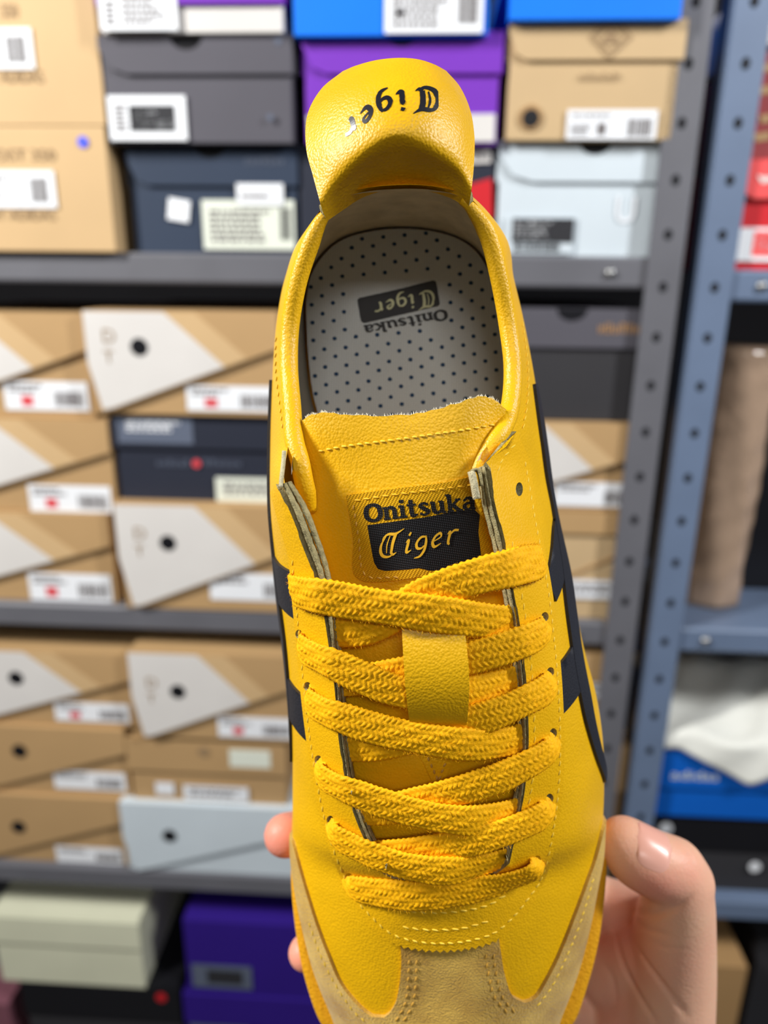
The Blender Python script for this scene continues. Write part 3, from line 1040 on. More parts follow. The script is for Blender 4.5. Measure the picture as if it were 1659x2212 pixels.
def inside(p, poly):
    x, y = p
    c = False
    n = len(poly)
    j = n - 1
    for i in range(n):
        xi, yi = poly[i]
        xj, yj = poly[j]
        if (yi > y) != (yj > y) and x < (xj - xi) * (y - yi) / (yj - yi) + xi:
            c = not c
        j = i
    return c


def inside_many(pts, poly):
    pts = np.asarray(pts, float)
    x, y = pts[:, 0], pts[:, 1]
    c = np.zeros(len(pts), bool)
    n = len(poly)
    for i in range(n):
        xi, yi = poly[i][0], poly[i][1]
        xj, yj = poly[i - 1][0], poly[i - 1][1]
        if yi == yj:
            continue
        m_ = ((yi > y) != (yj > y)) & (x < (xj - xi) * (y - yi) / (yj - yi) + xi)
        c ^= m_
    return c


def cdt(outline, holes=(), step=14.0):
    pts = [Vector((p[0], p[1])) for p in outline]
    n = len(pts)
    edges = [(i, (i + 1) % n) for i in range(n)]
    for h_ in holes:
        k = len(pts)
        pts += [Vector((p[0], p[1])) for p in h_]
        edges += [(k + i, k + (i + 1) % len(h_)) for i in range(len(h_))]
    xs = [p[0] for p in outline]
    ys = [p[1] for p in outline]
    B = np.array([(p[0], p[1]) for p in pts])
    y = min(ys)
    row = 0
    cand = []
    while y <= max(ys):
        x = min(xs) + (step / 2 if row % 2 else 0)
        while x <= max(xs):
            cand.append((x, y))
            x += step
        y += step * 0.87
        row += 1
    if cand:
        cand = np.array(cand)
        ok = inside_many(cand, outline)
        for h_ in holes:
            ok &= ~inside_many(cand, h_)
        for c_ in cand[ok]:
            if np.min(np.sum((B - c_) ** 2, axis=1)) > (0.4 * step) ** 2:
                pts.append(Vector((c_[0], c_[1])))
    vo, eo, fo, *_ = delaunay_2d_cdt(pts, edges, [], 0, 1e-6)
    cc = np.array([((vo[f[0]][0] + vo[f[1]][0] + vo[f[2]][0]) / 3, (vo[f[0]][1] + vo[f[1]][1] + vo[f[2]][1]) / 3) for f in fo])
    ok = inside_many(cc, outline)
    for h_ in holes:
        ok &= ~inside_many(cc, h_)
    faces = [tuple(f) for f, k in zip(fo, ok) if k]
    return [(v[0], v[1]) for v in vo], faces


def thicken(name, base, nrm, faces, o0, th, mats, parent=shoe, **kw):
    """sheet: base points pushed out by o0 .. o0 + th along nrm, side walls with the second material"""
    o0 = [o0] * len(base) if not hasattr(o0, '__len__') else o0
    n = len(base)
    # orient the faces along the normals
    ff = []
    for f in faces:
        a, b, c = base[f[0]], base[f[1]], base[f[2]]
        if np.cross(b - a, c - a).dot(nrm[f[0]]) < 0:
            f = tuple(reversed(f))
        ff.append(f)
    top = [base[i] + nrm[i] * (o0[i] + th) for i in range(n)]
    bot = [base[i] + nrm[i] * o0[i] for i in range(n)]
    # boundary
    cnt = {}
    for f in ff:
        for k in range(len(f)):
            e_ = (f[k], f[(k + 1) % len(f)])
            cnt[e_] = cnt.get(e_, 0) + 1
    side = [e_ for e_ in cnt if (e_[1], e_[0]) not in cnt]
    verts = top + bot
    fl = list(ff) + [tuple(i + n for i in reversed(f)) for f in ff]
    fm = [0] * (2 * len(ff))
    ring = {}
    for (a, b) in side:      # own vertices, so that the edge stays crisp
        for q_ in (a, b):
            if q_ not in ring:
                ring[q_] = len(verts)
                verts += [top[q_], bot[q_]]
        fl.append((ring[b], ring[a], ring[a] + 1, ring[b] + 1))
        fm.append(1 if isinstance(mats, (list, tuple)) and len(mats) > 1 else 0)
    return sobj(name, verts, fl, mats, parent, fmat=fm, **kw)


def patch(name, outline, bvh, o0, th, mats, holes=(), step=14.0, parent=shoe, **kw):
    vs_, fs = cdt(outline, holes, step)
    cx = sum(p[0] for p in outline) / len(outline)
    cy = sum(p[1] for p in outline) / len(outline)
    base, nrm, off = [], [], []
    for (x, y) in vs_:
        h_ = hit(x, y, bvh)
        if h_ is None:
            for k in range(1, 20):
                t = k * 0.03
                hx, hy = x + (cx - x) * t, y + (cy - y) * t
                h_ = hit(hx, hy, bvh)
                if h_:
                    break
            if h_ is None:
                h_ = (P(x, y, 5), np.array((0, 0, 1.)))
            nn = h_[1]
            h_ = (P(x, y, h_[0][2]), nn)
        else:
            nn = smooth_n(x, y, bvh)
        base.append(h_[0])
        nrm.append(nn)
        off.append(o0(x, y) if callable(o0) else o0)
    return thicken(name, base, nrm, fs, off, th, mats, parent, **kw)


def av_of(px, py):
    """(a, v) of the upper under a photo point, by search on the sampled surface"""
    dd = None
    h_ = hit(px, py, UPB)
    p = h_[0] if h_ else None
    if p is None:
        d = np.array([Q(v) for v in upv])
        k = int(np.argmin((d[:, 0] - px) ** 2 + (d[:, 1] - py) ** 2))
    else:
        A = np.array(upv)
        k = int(np.argmin(np.sum((A - p) ** 2, axis=1)))
    a, v = AA[k // nV], VV[k % nV]
    if p is None:
        return a, v
    st = 0.5 / SA
    best = np.sum((S(a, v) - p) ** 2)
    while st > 0.004:
        mv = False
        for da, dv in ((st, 0), (-st, 0), (0, st), (0, -st)):
            a2, v2 = min(max(a + da, 0), 48), min(max(v + dv, 0), 4)
            d2 = np.sum((S(a2, v2) - p) ** 2)
            if d2 < best:
                a, v, best, mv = a2, v2, d2, True
        if not mv:
            st /= 2
    return a, v


UPB = BVHTree.FromPolygons([Vector(v) for v in upv], upf)


def av_patch(name, outline, o0, th, mats, step=0.14, parent=shoe, build=True):
    vs_, fs = cdt(outline, (), step)
    base = [S(a, v) for a, v in vs_]
    nrm = [Sn(a, v) for a, v in vs_]
    if not build:
        return base, nrm, fs
    return thicken(name, base, nrm, fs, o0, th, mats, parent)


def av_line(pts, step=0.12):
    return [tuple(p) for p in smooth_line(pts, step)]


# ---- suede toe overlay: T-shaped, wraps the toe and runs up to the eyestay
left_in = smooth_line([(637, 1815), (654, 1880), (670, 1935), (690, 2000), (713, 2060), (738, 2118), (775, 2165), (806, 2190), (832, 2192), (852, 2170), (864, 2125),
                       (868, 2070), (867, 2030)], 18)
right_in = smooth_line([(1300, 1780), (1283, 1850), (1258, 1920), (1232, 1990), (1204, 2060), (1178, 2112), (1155, 2148), (1128, 2160), (1105, 2148), (1090, 2112),
                        (1082, 2070), (1074, 2020)], 18)
lp = [av_of(*p) for p in left_in]
rp = [av_of(*p) for p in right_in]
for k in range(len(lp)):
    lp[k] = (min(lp[k][0], 9.5), lp[k][1])
la = lp[-1][0]
lpoly = [(lp[0][0], 0.0)] + lp + [(la, 4.0)]
amid = [k * 0.25 for k in range(int(la / 0.25), -1, -1) if k * 0.25 < la - 0.02]
lpoly += [(a_, 4.0) for a_ in amid]
lpoly += [(0, 3.0), (0, 2.0), (0, 1.0), (0, 0)]
a_ = 0.25
while a_ < lp[0][0] - 0.2:
    lpoly.append((a_, 0.0))
    a_ += 0.25
ra = 48 - la
rpoly = [(rp[0][0], 0.0)] + rp + [(ra, 4.0)]
rpoly += [(48 - a_, 4.0) for a_ in amid]
rpoly += [(48, 3.0), (48, 2.0), (48, 1.0), (48, 0)]
a_ = 47.75
while a_ > rp[0][0] + 0.2:
    rpoly.append((a_, 0.0))
    a_ -= 0.25


def dedupe(pl):
    out = []
    for p in pl:
        if not out or abs(p[0] - out[-1][0]) + abs(p[1] - out[-1][1]) > 1e-4:
            out.append(p)
    return out


bl = av_patch('x', dedupe(lpoly), 0, 0, None, build=False)
br = av_patch('x', dedupe(rpoly), 0, 0, None, build=False)
nb = len(bl[0])
base = bl[0] + br[0]
nrm = bl[1] + br[1]
fcs = bl[2] + [tuple(i + nb for i in f) for f in br[2]]
# weld the middle line of the two halves
key = {}
mp = []
for i, p in enumerate(base):
    k = tuple(np.round(p, 2))
    if k in key:
        mp.append(key[k])
    else:
        key[k] = i
        mp.append(i)
for i in range(len(base)):
    if mp[i] != i:
        s = nrm[i] + nrm[mp[i]]
        nrm[mp[i]] = s / np.linalg.norm(s)
fcs = [tuple(mp[i] for i in f) for f in fcs]
fcs = [f for f in fcs if len(set(f)) == 3]
thicken('toe_overlay', base, nrm, fcs, 0.0, 0.11, [M['suede'], M['suede']])

# ---- stitching helper
CAPS = []
for j in range(5):
    t = -1 + 2 * j / 4
    r = math.sqrt(max(0, 1 - t * t)) ** 0.7
    for i in range(6):
        CAPS.append((t, r * math.cos(i * math.pi / 3), r * math.sin(i * math.pi / 3)))
CAPF = [(j * 6 + i, j * 6 + (i + 1) % 6, (j + 1) * 6 + (i + 1) % 6, (j + 1) * 6 + i) for j in range(4) for i in range(6)]


def stitches(name, line, bvh, off, parent, m='thread', pitch=19.0, ln=13.0, rad=0.032, tilt=0.25):
    pts = smooth_line(line, 2.0)
    cum = [0]
    for i in range(1, len(pts)):
        cum.append(cum[-1] + np.linalg.norm(pts[i] - pts[i - 1]))
    V, Fc = [], []
    s = pitch / 2
    while s < cum[-1] - 2:
        k = np.searchsorted(cum, s)
        k = min(max(k, 1), len(pts) - 1)
        c = pts[k]
        tg = pts[min(k + 2, len(pts) - 1)] - pts[max(k - 2, 0)]
        tg = tg / (np.linalg.norm(tg) or 1)
        pr = np.array((-tg[1], tg[0]))
        dv = tg * math.cos(tilt) + pr * math.sin(tilt)
        a = hit(*(c - dv * ln / 2), bvh)
        b = hit(*(c + dv * ln / 2), bvh)
        s += pitch
        if a is None or b is None:
            continue
        o_ = off(*c) if callable(off) else off
        n = a[1] + b[1]
        n = n / np.linalg.norm(n)
        A, B = a[0] + n * o_, b[0] + n * o_
        ax = (B - A) / 2
        if np.linalg.norm(ax) > 0.35:
            continue
        y = np.cross(n, ax)
        y = y / (np.linalg.norm(y) or 1)
        k0 = len(V)
        for (t, u, w_) in CAPS:
            V.append((A + B) / 2 + ax * t + y * u * rad + n * (w_ * rad * 0.9))
        Fc += [tuple(i + k0 for i in f) for f in CAPF]
    return sobj(name, V, Fc, M[m], parent, kind='stuff')


# ---- eyestay
def zig(line, amp, per, closed=False):
    pts = smooth_line(line, per / 2)
    out = []
    for i, p in enumerate(pts):
        a = pts[max(i - 1, 0)]
        b = pts[min(i + 1, len(pts) - 1)]
        t = b - a
        t = t / (np.linalg.norm(t) or 1)
        nn = np.array((-t[1], t[0]))
        out.append(p + nn * amp * (1 if i % 2 else -1))
    return out


in_left = [(612, 1046), (640, 1108), (668, 1180), (690, 1240), (708, 1320), (720, 1400), (729, 1480), (736, 1560), (745, 1630), (758, 1700), (776, 1760), (802, 1820), (832, 1872)]
in_right = [(1044, 1004), (1058, 1085), (1078, 1165), (1093, 1240), (1108, 1320), (1118, 1390), (1126, 1470), (1131, 1550), (1132, 1620), (1127, 1690), (1118, 1745), (1106, 1800), (1094, 1852)]
out_left = [(600, 1062), (618, 1130), (637, 1200), (646, 1300), (655, 1400), (664, 1500), (676, 1600), (690, 1690), (706, 1770), (730, 1850), (762, 1925), (800, 1988)]
out_front = [(800, 1988), (840, 2022), (890, 2038), (950, 2043), (1010, 2038), (1065, 2022), (1105, 1992), (1140, 1948)]
out_right = [(1140, 1948), (1168, 1890), (1188, 1820), (1200, 1740), (1206, 1660), (1206, 1570), (1200, 1470), (1190, 1370), (1180, 1290), (1166, 1210), (1150, 1130), (1138, 1060),
             (1126, 990), (1100, 932)]
outl = smooth_line(in_left, 10) + smooth_line([(832, 1872), (870, 1888), (935, 1893), (1010, 1888), (1060, 1876), (1094, 1852)], 10)[1:-1] + smooth_line(in_right[::-1], 10) \
    + smooth_line(out_right[::-1], 8) + zig(out_front[::-1], 3.2, 15)[1:-1] + smooth_line(out_left[::-1], 8)
EYE_L = [(650, 1260), (660, 1365), (678, 1478), (700, 1635), (724, 1763), (760, 1882)]
EYE_R = [(1107, 1061), (1152, 1206), (1163, 1330), (1176, 1448), (1184, 1577), (1178, 1716), (1153, 1846)]


def ehole(c):
    return [(c[0] + 7.5 * math.cos(2 * math.pi * k / 14), c[1] + (15 if c[1] < 1100 else 10) * math.sin(2 * math.pi * k / 14)) for k in range(14)]


EYE_TH = 0.20
eye = patch('eyestay', [tuple(p) for p in outl], DOME, 0.01, EYE_TH, [M['leather_eyestay'], M['raw']], holes=[ehole(c) for c in EYE_L + EYE_R], step=11)
for c in EYE_L + EYE_R:
    patch('eyelet', [(c[0] + 10 * math.cos(2 * math.pi * k / 14), c[1] + 16 * math.sin(2 * math.pi * k / 14)) for k in range(14)], DOME, 0.012, 0.01, M['lining_grey'] if c == EYE_R[0] else M['raw'],
          step=9, parent=eye)


def shift(line, dx, dy=0):
    return [(x + dx, y + dy) for x, y in line]


ET = 0.01 + EYE_TH
stitches('stitching', [(x + 9, y) for x, y in out_left[2:-1]] + [(812, 1974), (850, 2006), (895, 2021), (950, 2026), (1008, 2021), (1058, 2006), (1094, 1978), (1128, 1938)] +
         [(x - 9, y) for x, y in out_right[1:-1]], DOME, ET, eye)
stitches('stitching', [(842, 1948), (890, 1958), (945, 1960), (1000, 1956), (1048, 1945), (1085, 1925)], DOME, ET, eye, pitch=21, ln=16)
stitches('stitching', [(866, 1990), (910, 1996), (955, 1997), (1000, 1993), (1045, 1980)], DOME, ET, eye, pitch=21, ln=16)
stitches('stitching', [(x + 12, y) for x, y in in_right[2:-1]], DOME, ET, eye, pitch=22, ln=16, rad=0.026)
stitches('stitching', [(1100, 955), (1070, 992), (1060, 1030)], DOME, ET, eye, pitch=20, ln=14, rad=0.026)

# suede stitching: double rows beside the centre strip, single along the rand
for dx in (0, 16):
    stitches('stitching', [(884 + dx, 2062), (882 + dx, 2110), (876 + dx, 2160), (858 + dx, 2198)], DOME, 0.115, bpy.data.objects['toe_overlay'], 'thread_tan', 18, 12, 0.03)
    stitches('stitching', [(1062 - dx, 2050), (1070 - dx, 2100), (1082 - dx, 2146), (1106 - dx, 2178)], DOME, 0.115, bpy.data.objects['toe_overlay'], 'thread_tan', 18, 12, 0.03)
stitches('stitching', [(672, 1985), (698, 2058), (730, 2122), (768, 2178), (800, 2206)], DOME, 0.115, bpy.data.objects['toe_overlay'], 'thread', 18, 12, 0.028)
stitches('stitching', [(1276, 1890), (1248, 1985), (1216, 2065), (1186, 2126), (1158, 2164)], DOME, 0.115, bpy.data.objects['toe_overlay'], 'thread', 18, 12, 0.028)

# ---- black side stripes (laid on in surface coordinates)
ST_L_hi = [(17.5, 1.35), (16.5, 1.40), (15.5, 1.45), (14.5, 1.50), (13.5, 1.60), (12.5, 1.68), (11.5, 1.62), (10.6, 1.45), (9.6, 1.15)]
r_edge = [(1150, 830), (1168, 960), (1188, 1085), (1204, 1190), (1217, 1290), (1231, 1395), (1244, 1475), (1262, 1560), (1284, 1632), (1303, 1690)]
rav = [av_of(*p) for p in r_edge]


def band(hi, wd):
    H = av_line(hi)
    lo = [(a, max(v - wd * (0.55 + 0.45 * math.sin(math.pi * min(1, k / len(H) + 0.12))), 0.05)) for k, (a, v) in enumerate(H)]
    return dedupe(H + lo[::-1])


s1 = av_patch('stripe', band(ST_L_hi, 0.62), 0.0, 0.10, [M['black'], M['black']])
s2 = av_patch('stripe', band(rav, 0.62), 0.0, 0.10, [M['black'], M['black']])


def quad_av(pts, n=6):
    out = []
    for i in range(len(pts)):
        a, b = pts[i], pts[(i + 1) % len(pts)]
        for k in range(n):
            out.append((a[0] + (b[0] - a[0]) * k / n, a[1] + (b[1] - a[1]) * k / n))
    return out


def cross(px_pts, end_av):
    p = [av_of(*q_) for q_ in px_pts] + end_av
    return av_patch('stripe', quad_av(p), 0.0, 0.09, [M['black'], M['black']])


a1 = av_of(645, 1240)
a2 = av_of(648, 1345)
cross([(650, 1240), (655, 1345)], [(av_of(615, 1290)[0], 1.35), (av_of(605, 1185)[0], 1.3)])
cross([(668, 1510), (674, 1605)], [(av_of(640, 1560)[0], 1.3), (av_of(638, 1470)[0], 1.35)])
cross([(1176, 1248), (1196, 1300)], [av_of(1217, 1215), av_of(1194, 1120)])
cross([(1200, 1440), (1212, 1540)], [av_of(1250, 1490), av_of(1232, 1395)])

# ---- rubber sole
sole_px = [(2.05, -20.05), (0.1, -19.35), (-1.35, -18.15)] + [tuple(P(x, y, 1.0)[:2]) for x, y in
          ((698, 2190), (664, 2100), (646, 2010), (636, 1920), (634, 1850), (636, 1780), (640, 1700), (644, 1600), (646, 1500), (642, 1390), (634, 1270), (628, 1130), (626, 1050),
           (625, 960), (627, 870), (632, 780), (640, 690), (652, 620), (676, 556))] + [(-1.35, 9.75), (-.4, 10.3), (.6, 10.45), (1.65, 10.3), (2.65, 9.75)] + \
          [tuple(P(x, y, 1.0)[:2]) for x, y in ((1068, 556), (1086, 620), (1102, 690), (1118, 780), (1132, 870), (1146, 960), (1160, 1050), (1172, 1130), (1202, 1270), (1228, 1390), (1256, 1500),
           (1276, 1600), (1288, 1700), (1296, 1780), (1300, 1850), (1296, 1920), (1284, 2010), (1262, 2100), (1228, 2190))] + [(5.55, -18.15), (4.15, -19.35)]
sol = smooth_line([np.array(p) for p in sole_px], 0.16, closed=True)
cen = np.mean(sol, axis=0)
n = len(sol)
prof = [(-0.18, 0.0), (-0.04, 0.12), (0.0, 0.45), (0.0, 0.75), (0.03, 1.05), (0.05, 1.35), (0.0, 1.55), (-0.25, 1.6)]
V, Fc = [], []
for (ins, z) in prof:
    for i in range(n):
        t = sol[(i + 1) % n] - sol[i - 1]
        t = t / np.linalg.norm(t)
        nn = np.array((t[1], -t[0]))
        if nn.dot(sol[i] - cen) < 0 and abs(sol[i][1] - cen[1]) > 8:
            nn = -nn
        elif nn.dot(np.array((sol[i][0] - 1.0, 0))) < 0 and abs(sol[i][1] - cen[1]) <= 8:
            nn = -nn
        rib = 0.03 * (1 if i % 2 else -1) if 0.3 < z < 1.2 else 0
        p = sol[i] + nn * (ins + rib)
        V.append((p[0], p[1], z))
m_ = len(prof)
Fc = [(j * n + i, j * n + (i + 1) % n, (j + 1) * n + (i + 1) % n, (j + 1) * n + i) for j in range(m_ - 1) for i in range(n)]
Fc += [tuple(range(n))[::-1], tuple(range((m_ - 1) * n, m_ * n))]
so = sobj('outsole', V, Fc, M['sole'])

# ---- collar roll, lining and insole
cs = [15 + k / 6 for k in range(18 * 6 + 1)]
path = [S(a, 4) for a in cs]
NR = 12


def roll(pth, tap0, tap1, name):
    V, Fc = [], []
    for k, p in enumerate(pth):
        t = pth[min(k + 1, len(pth) - 1)] - pth[max(k - 1, 0)]
        t = t / np.linalg.norm(t)
        inn = np.array((0.55, 3.5, 0)) - np.array((p[0], min(max(p[1], 3.0), 5.5), 0))
        inn = inn - t * inn.dot(t)
        inn = inn / np.linalg.norm(inn)
        up_ = np.cross(t, inn)
        up_ = up_ if up_[2] > 0 else -up_
        rad = 0.25 * min(1, (0.5 if tap0 < 20 else 0.35) + (k + 1) / min(tap0, 14), (0.5 if tap1 < 20 else 0.35) + (len(pth) - k) / min(tap1, 14))
        c = p + inn * 0.14 - up_ * (0.10)
        for i in range(NR):
            a = 2 * math.pi * i / NR
            V.append(c + inn * (rad * 1.05 * math.cos(a)) + up_ * (rad * math.sin(a)))
    Fc = [(k * NR + i, k * NR + (i + 1) % NR, (k + 1) * NR + (i + 1) % NR, (k + 1) * NR + i) for k in range(len(pth) - 1) for i in range(NR)]
    Fc += [tuple(range(NR)), tuple(range((len(pth) - 1) * NR, len(pth) * NR))[::-1]]
    o = sobj(name, V, Fc, M['leather'])
    weld(o)
    return o


lpre = [P(662, 1110, 6.9), P(646, 1050, 7.25), P(636, 1000, 7.35)]
rsuf = [P(1062, 985, 7.45), P(1042, 1030, 7.45), P(1046, 1090, 7.4), P(1062, 1170, 7.1)]
lpath = smooth_line(lpre + [S(a, 4) for a in (16.2, 17, 18, 19, 20, 21, 21.7, 22.25)], 0.15)
rpath = smooth_line([S(a, 4) for a in (25.8, 26.2, 27, 28, 29, 30, 31, 31.8)] + rsuf, 0.15)
col = roll(lpath, 10, 60, 'collar_roll')
col2 = roll(rpath, 60, 10, 'collar_roll')
stitches('stitching', [(606, 640), (598, 720), (597, 800), (606, 880), (612, 930)], DOME, 0.02, col, pitch=17, ln=12, rad=0.025)
stitches('stitching', [(1118, 640), (1131, 720), (1140, 800), (1138, 870), (1128, 930)], DOME, 0.02, col2, pitch=17, ln=12, rad=0.025)

ins_out = [(690, 905), (676, 850), (668, 790), (663, 720), (662, 650), (672, 595), (700, 550), (742, 517), (800, 500), (860, 494), (925, 498), (985, 514), (1030, 545), (1062, 600),
           (1084, 660), (1098, 730), (1106, 800), (1108, 870)]
ZI = 2.3


def ins_at(t):
    return cr_eval([P(x, y, ZI) for x, y in ins_out], t * (len(ins_out) - 1))


V, Fc = [], []
NL = 10
rows = len(path)
for k, p in enumerate(path):
    t = k / (rows - 1)
    bt = ins_at(t)
    wv = S(cs[k], 1.0)
    tp = p + np.array((0, 0, -0.15))
    inn = np.array((0.55, 3.0, 0)) - np.array((p[0], min(p[1], 5.0), 0))
    inn = inn / np.linalg.norm(inn)
    tp = tp + inn * 0.2
    if 22 <= cs[k] <= 26.2:
        tp = tp + np.array((0, 0.12, 0.1))
    for j in range(NL + 1):
        u = j / NL
        q_ = tp * (1 - u) + bt * u
        bul = math.sin(math.pi * u) * 0.22
        q_ = q_ - inn * bul
        if u > 0.85:
            q_ = q_ - inn * 0.1 + np.array((0, 0, -0.15 * (u - 0.85) / 0.15))
        V.append(q_)
Fc = [(k * (NL + 1) + j, k * (NL + 1) + j + 1, (k + 1) * (NL + 1) + j + 1, (k + 1) * (NL + 1) + j) for k in range(rows - 1) for j in range(NL)]
fm = []
for k in range(rows - 1):
    for j in range(NL):
        fm.append(1 if (k < rows * 0.30) else 0)
sobj('lining', V, Fc, [M['lining'], M['lining_grey']], fmat=fm)

io = smooth_line([np.array(p, float) for p in ins_out], 12) + [np.array((1112, 1000.)), np.array((1150, 1200.)), np.array((1180, 1500.)), np.array((1170, 1750.)), np.array((1060, 1880.)),
     np.array((860, 1890.)), np.array((720, 1760.)), np.array((690, 1500.)), np.array((680, 1200.)), np.array((690, 1000.))]
vs_, fs = cdt([tuple(p) for p in io], (), 40)


def insz(x, y):
    # slightly cupped heel
    r = math.hypot((x - 885) / 225, (y - 760) / 270)
    return ZI + 0.18 * max(0, r - 0.72) ** 1.0 * (1 if y < 900 else 0.4)


base = [P(x, y, insz(x, y)) for x, y in vs_]
nrm = [np.array((0, 0, 1.))] * len(base)
insole = thicken('insole', base, nrm, fs, -0.3, 0.3, [M['insole'], M['perf']])
INSB = BVHTree.FromPolygons([Vector(p) for p in base], fs)
V, Fc = [], []
ang = math.radians(-2)
for r_ in range(-2, 34):
    for c in range(-2, 14):
        gx = 660 + c * 46 + (23 if r_ % 2 else 0) + r_ * 0.9 + 6
        gy = 505 + r_ * 19.2 - c * 4.0
        if not inside((gx, gy), [tuple(p) for p in io]) or gy > 940:
            continue
        if 758 < gx < 962 and 596 < gy < 712:
            continue
        k0 = len(V)
        for i in range(7):
            a = 2 * math.pi * i / 7
            h_ = hit(gx + 5.0 * math.cos(a), gy + 4.6 * math.sin(a), INSB)
            if h_ is None:
                break
            V.append(h_[0] + np.array((0, 0, 0.012)))
        else:
            Fc.append(tuple(range(k0 + 6, k0 - 1, -1)))
            continue
        del V[k0:]
sobj('perforations', V, Fc, M['perf'], insole, kind='stuff', smooth=False)

# ---- tongue
TG = [  # rows from the free top edge down: seven points across (px, py, z)
    [(651, 910, 7.0), (688, 893, 7.25), (775, 897, 7.55), (885, 896, 7.75), (985, 872, 7.75), (1048, 857, 7.5), (1094, 884, 7.15)],
    [(655, 950, 6.95), (692, 945, 7.2), (775, 945, 7.5), (880, 940, 7.75), (980, 925, 7.75), (1040, 915, 7.5), (1082, 925, 7.15)],
    [(652, 1030, 6.7), (700, 1030, 7.0), (780, 1028, 7.38), (880, 1020, 7.7), (970, 1010, 7.7), (1040, 1000, 7.4), (1085, 1000, 7.1)],
    [(640, 1130, 6.6), (690, 1130, 6.88), (780, 1130, 7.28), (880, 1128, 7.62), (980, 1120, 7.6), (1060, 1110, 7.3), (1100, 1105, 7.0)],
    [(660, 1250, 6.5), (710, 1250, 6.8), (790, 1250, 7.18), (890, 1250, 7.45), (1000, 1250, 7.4), (1080, 1245, 7.1), (1120, 1240, 6.85)],
    [(685, 1400, 6.5), (735, 1400, 6.8), (810, 1400, 7.02), (910, 1400, 7.12), (1020, 1400, 7.02), (1095, 1395, 6.8), (1140, 1390, 6.5)],
    [(705, 1560, 6.0), (752, 1560, 6.25), (830, 1560, 6.48), (930, 1560, 6.58), (1030, 1560, 6.48), (1105, 1555, 6.25), (1150, 1550, 6.0)],
    [(735, 1720, 5.5), (782, 1720, 5.72), (850, 1720, 5.9), (940, 1720, 6.0), (1030, 1720, 5.9), (1100, 1715, 5.72), (1145, 1710, 5.5)],
    [(790, 1870, 4.95), (830, 1880, 5.1), (880, 1885, 5.22), (940, 1887, 5.28), (1010, 1882, 5.22), (1070, 1870, 5.1), (1110, 1855, 4.95)]]
TGA = [[P(*c) for c in r_] for r_ in TG]


def grid_surface(ctrl, nr, nc):
    out = []
    for i in range(nr + 1):
        t = i / nr * (len(ctrl) - 1)
        row = []
        colp = [cr_eval([ctrl[r_][c] for r_ in range(len(ctrl))], t) for c in range(len(ctrl[0]))]
        for j in range(nc + 1):
            row.append(cr_eval(colp, j / nc * (len(colp) - 1)))
        out.append(row)
    return np.array(out)


def grid_sheet(name, G, th, mats, parent=shoe, **kw):
    nr, nc = G.shape[0], G.shape[1]
    N = np.zeros_like(G)
    for i in range(nr):
        for j in range(nc):
            a = G[min(i + 1, nr - 1), j] - G[max(i - 1, 0), j]
            b = G[i, min(j + 1, nc - 1)] - G[i, max(j - 1, 0)]
            n_ = np.cross(b, a)
            n_ = n_ / (np.linalg.norm(n_) or 1)
            N[i, j] = -n_
    if N[nr // 2, nc // 2][2] < 0:
        N = -N
    fs_ = [(i * nc + j, i * nc + j + 1, (i + 1) * nc + j + 1, (i + 1) * nc + j) for i in range(nr - 1) for j in range(nc - 1)]
    return thicken(name, list(G.reshape(-1, 3)), list(N.reshape(-1, 3)), fs_, -th, th, mats, parent, **kw), fs_


TGG = grid_surface(TGA, 72, 42)
rr = random.Random(5)
for j in range(TGG.shape[1]):            # slightly ragged cut edge
    TGG[0, j][1] += rr.uniform(-0.02, 0.03)
tongue, tf = grid_sheet('tongue', TGG, 0.17, [M['leather'], M['raw']])
TONG = BVHTree.FromPolygons([Vector(p) for p in TGG.reshape(-1, 3)], tf)
stitches('stitching', [(684, 976), (740, 965), (800, 957), (870, 948), (940, 938), (1010, 928), (1068, 917)], TONG, 0.015, tongue, pitch=17, ln=13, rad=0.034)
# frayed fibres on the tongue's cut edge
V, Fc = [], []
for k in range(260):
    j = rr.uniform(2, 40)
    i = int(j)
    p = TGG[0, i] * (1 - (j - i)) + TGG[0, i + 1] * (j - i)
    p = p + np.array((0, 0.0, -rr.uniform(0.03, 0.15)))
    d = np.array((rr.uniform(-0.05, 0.05), rr.uniform(0.02, 0.09), rr.uniform(-0.03, 0.07)))
    sdv = np.array((0.012, 0.0, 0.012))
    k0 = len(V)
    V += [p - sdv, p + sdv, p + d, p + np.array((-0.01, 0, 0.012))]
    Fc += [(k0, k0 + 1, k0 + 2), (k0 + 1, k0 + 3, k0 + 2), (k0 + 3, k0, k0 + 2)]
sobj('frayed_edge', V, Fc, M['fuzz'], tongue, kind='stuff')

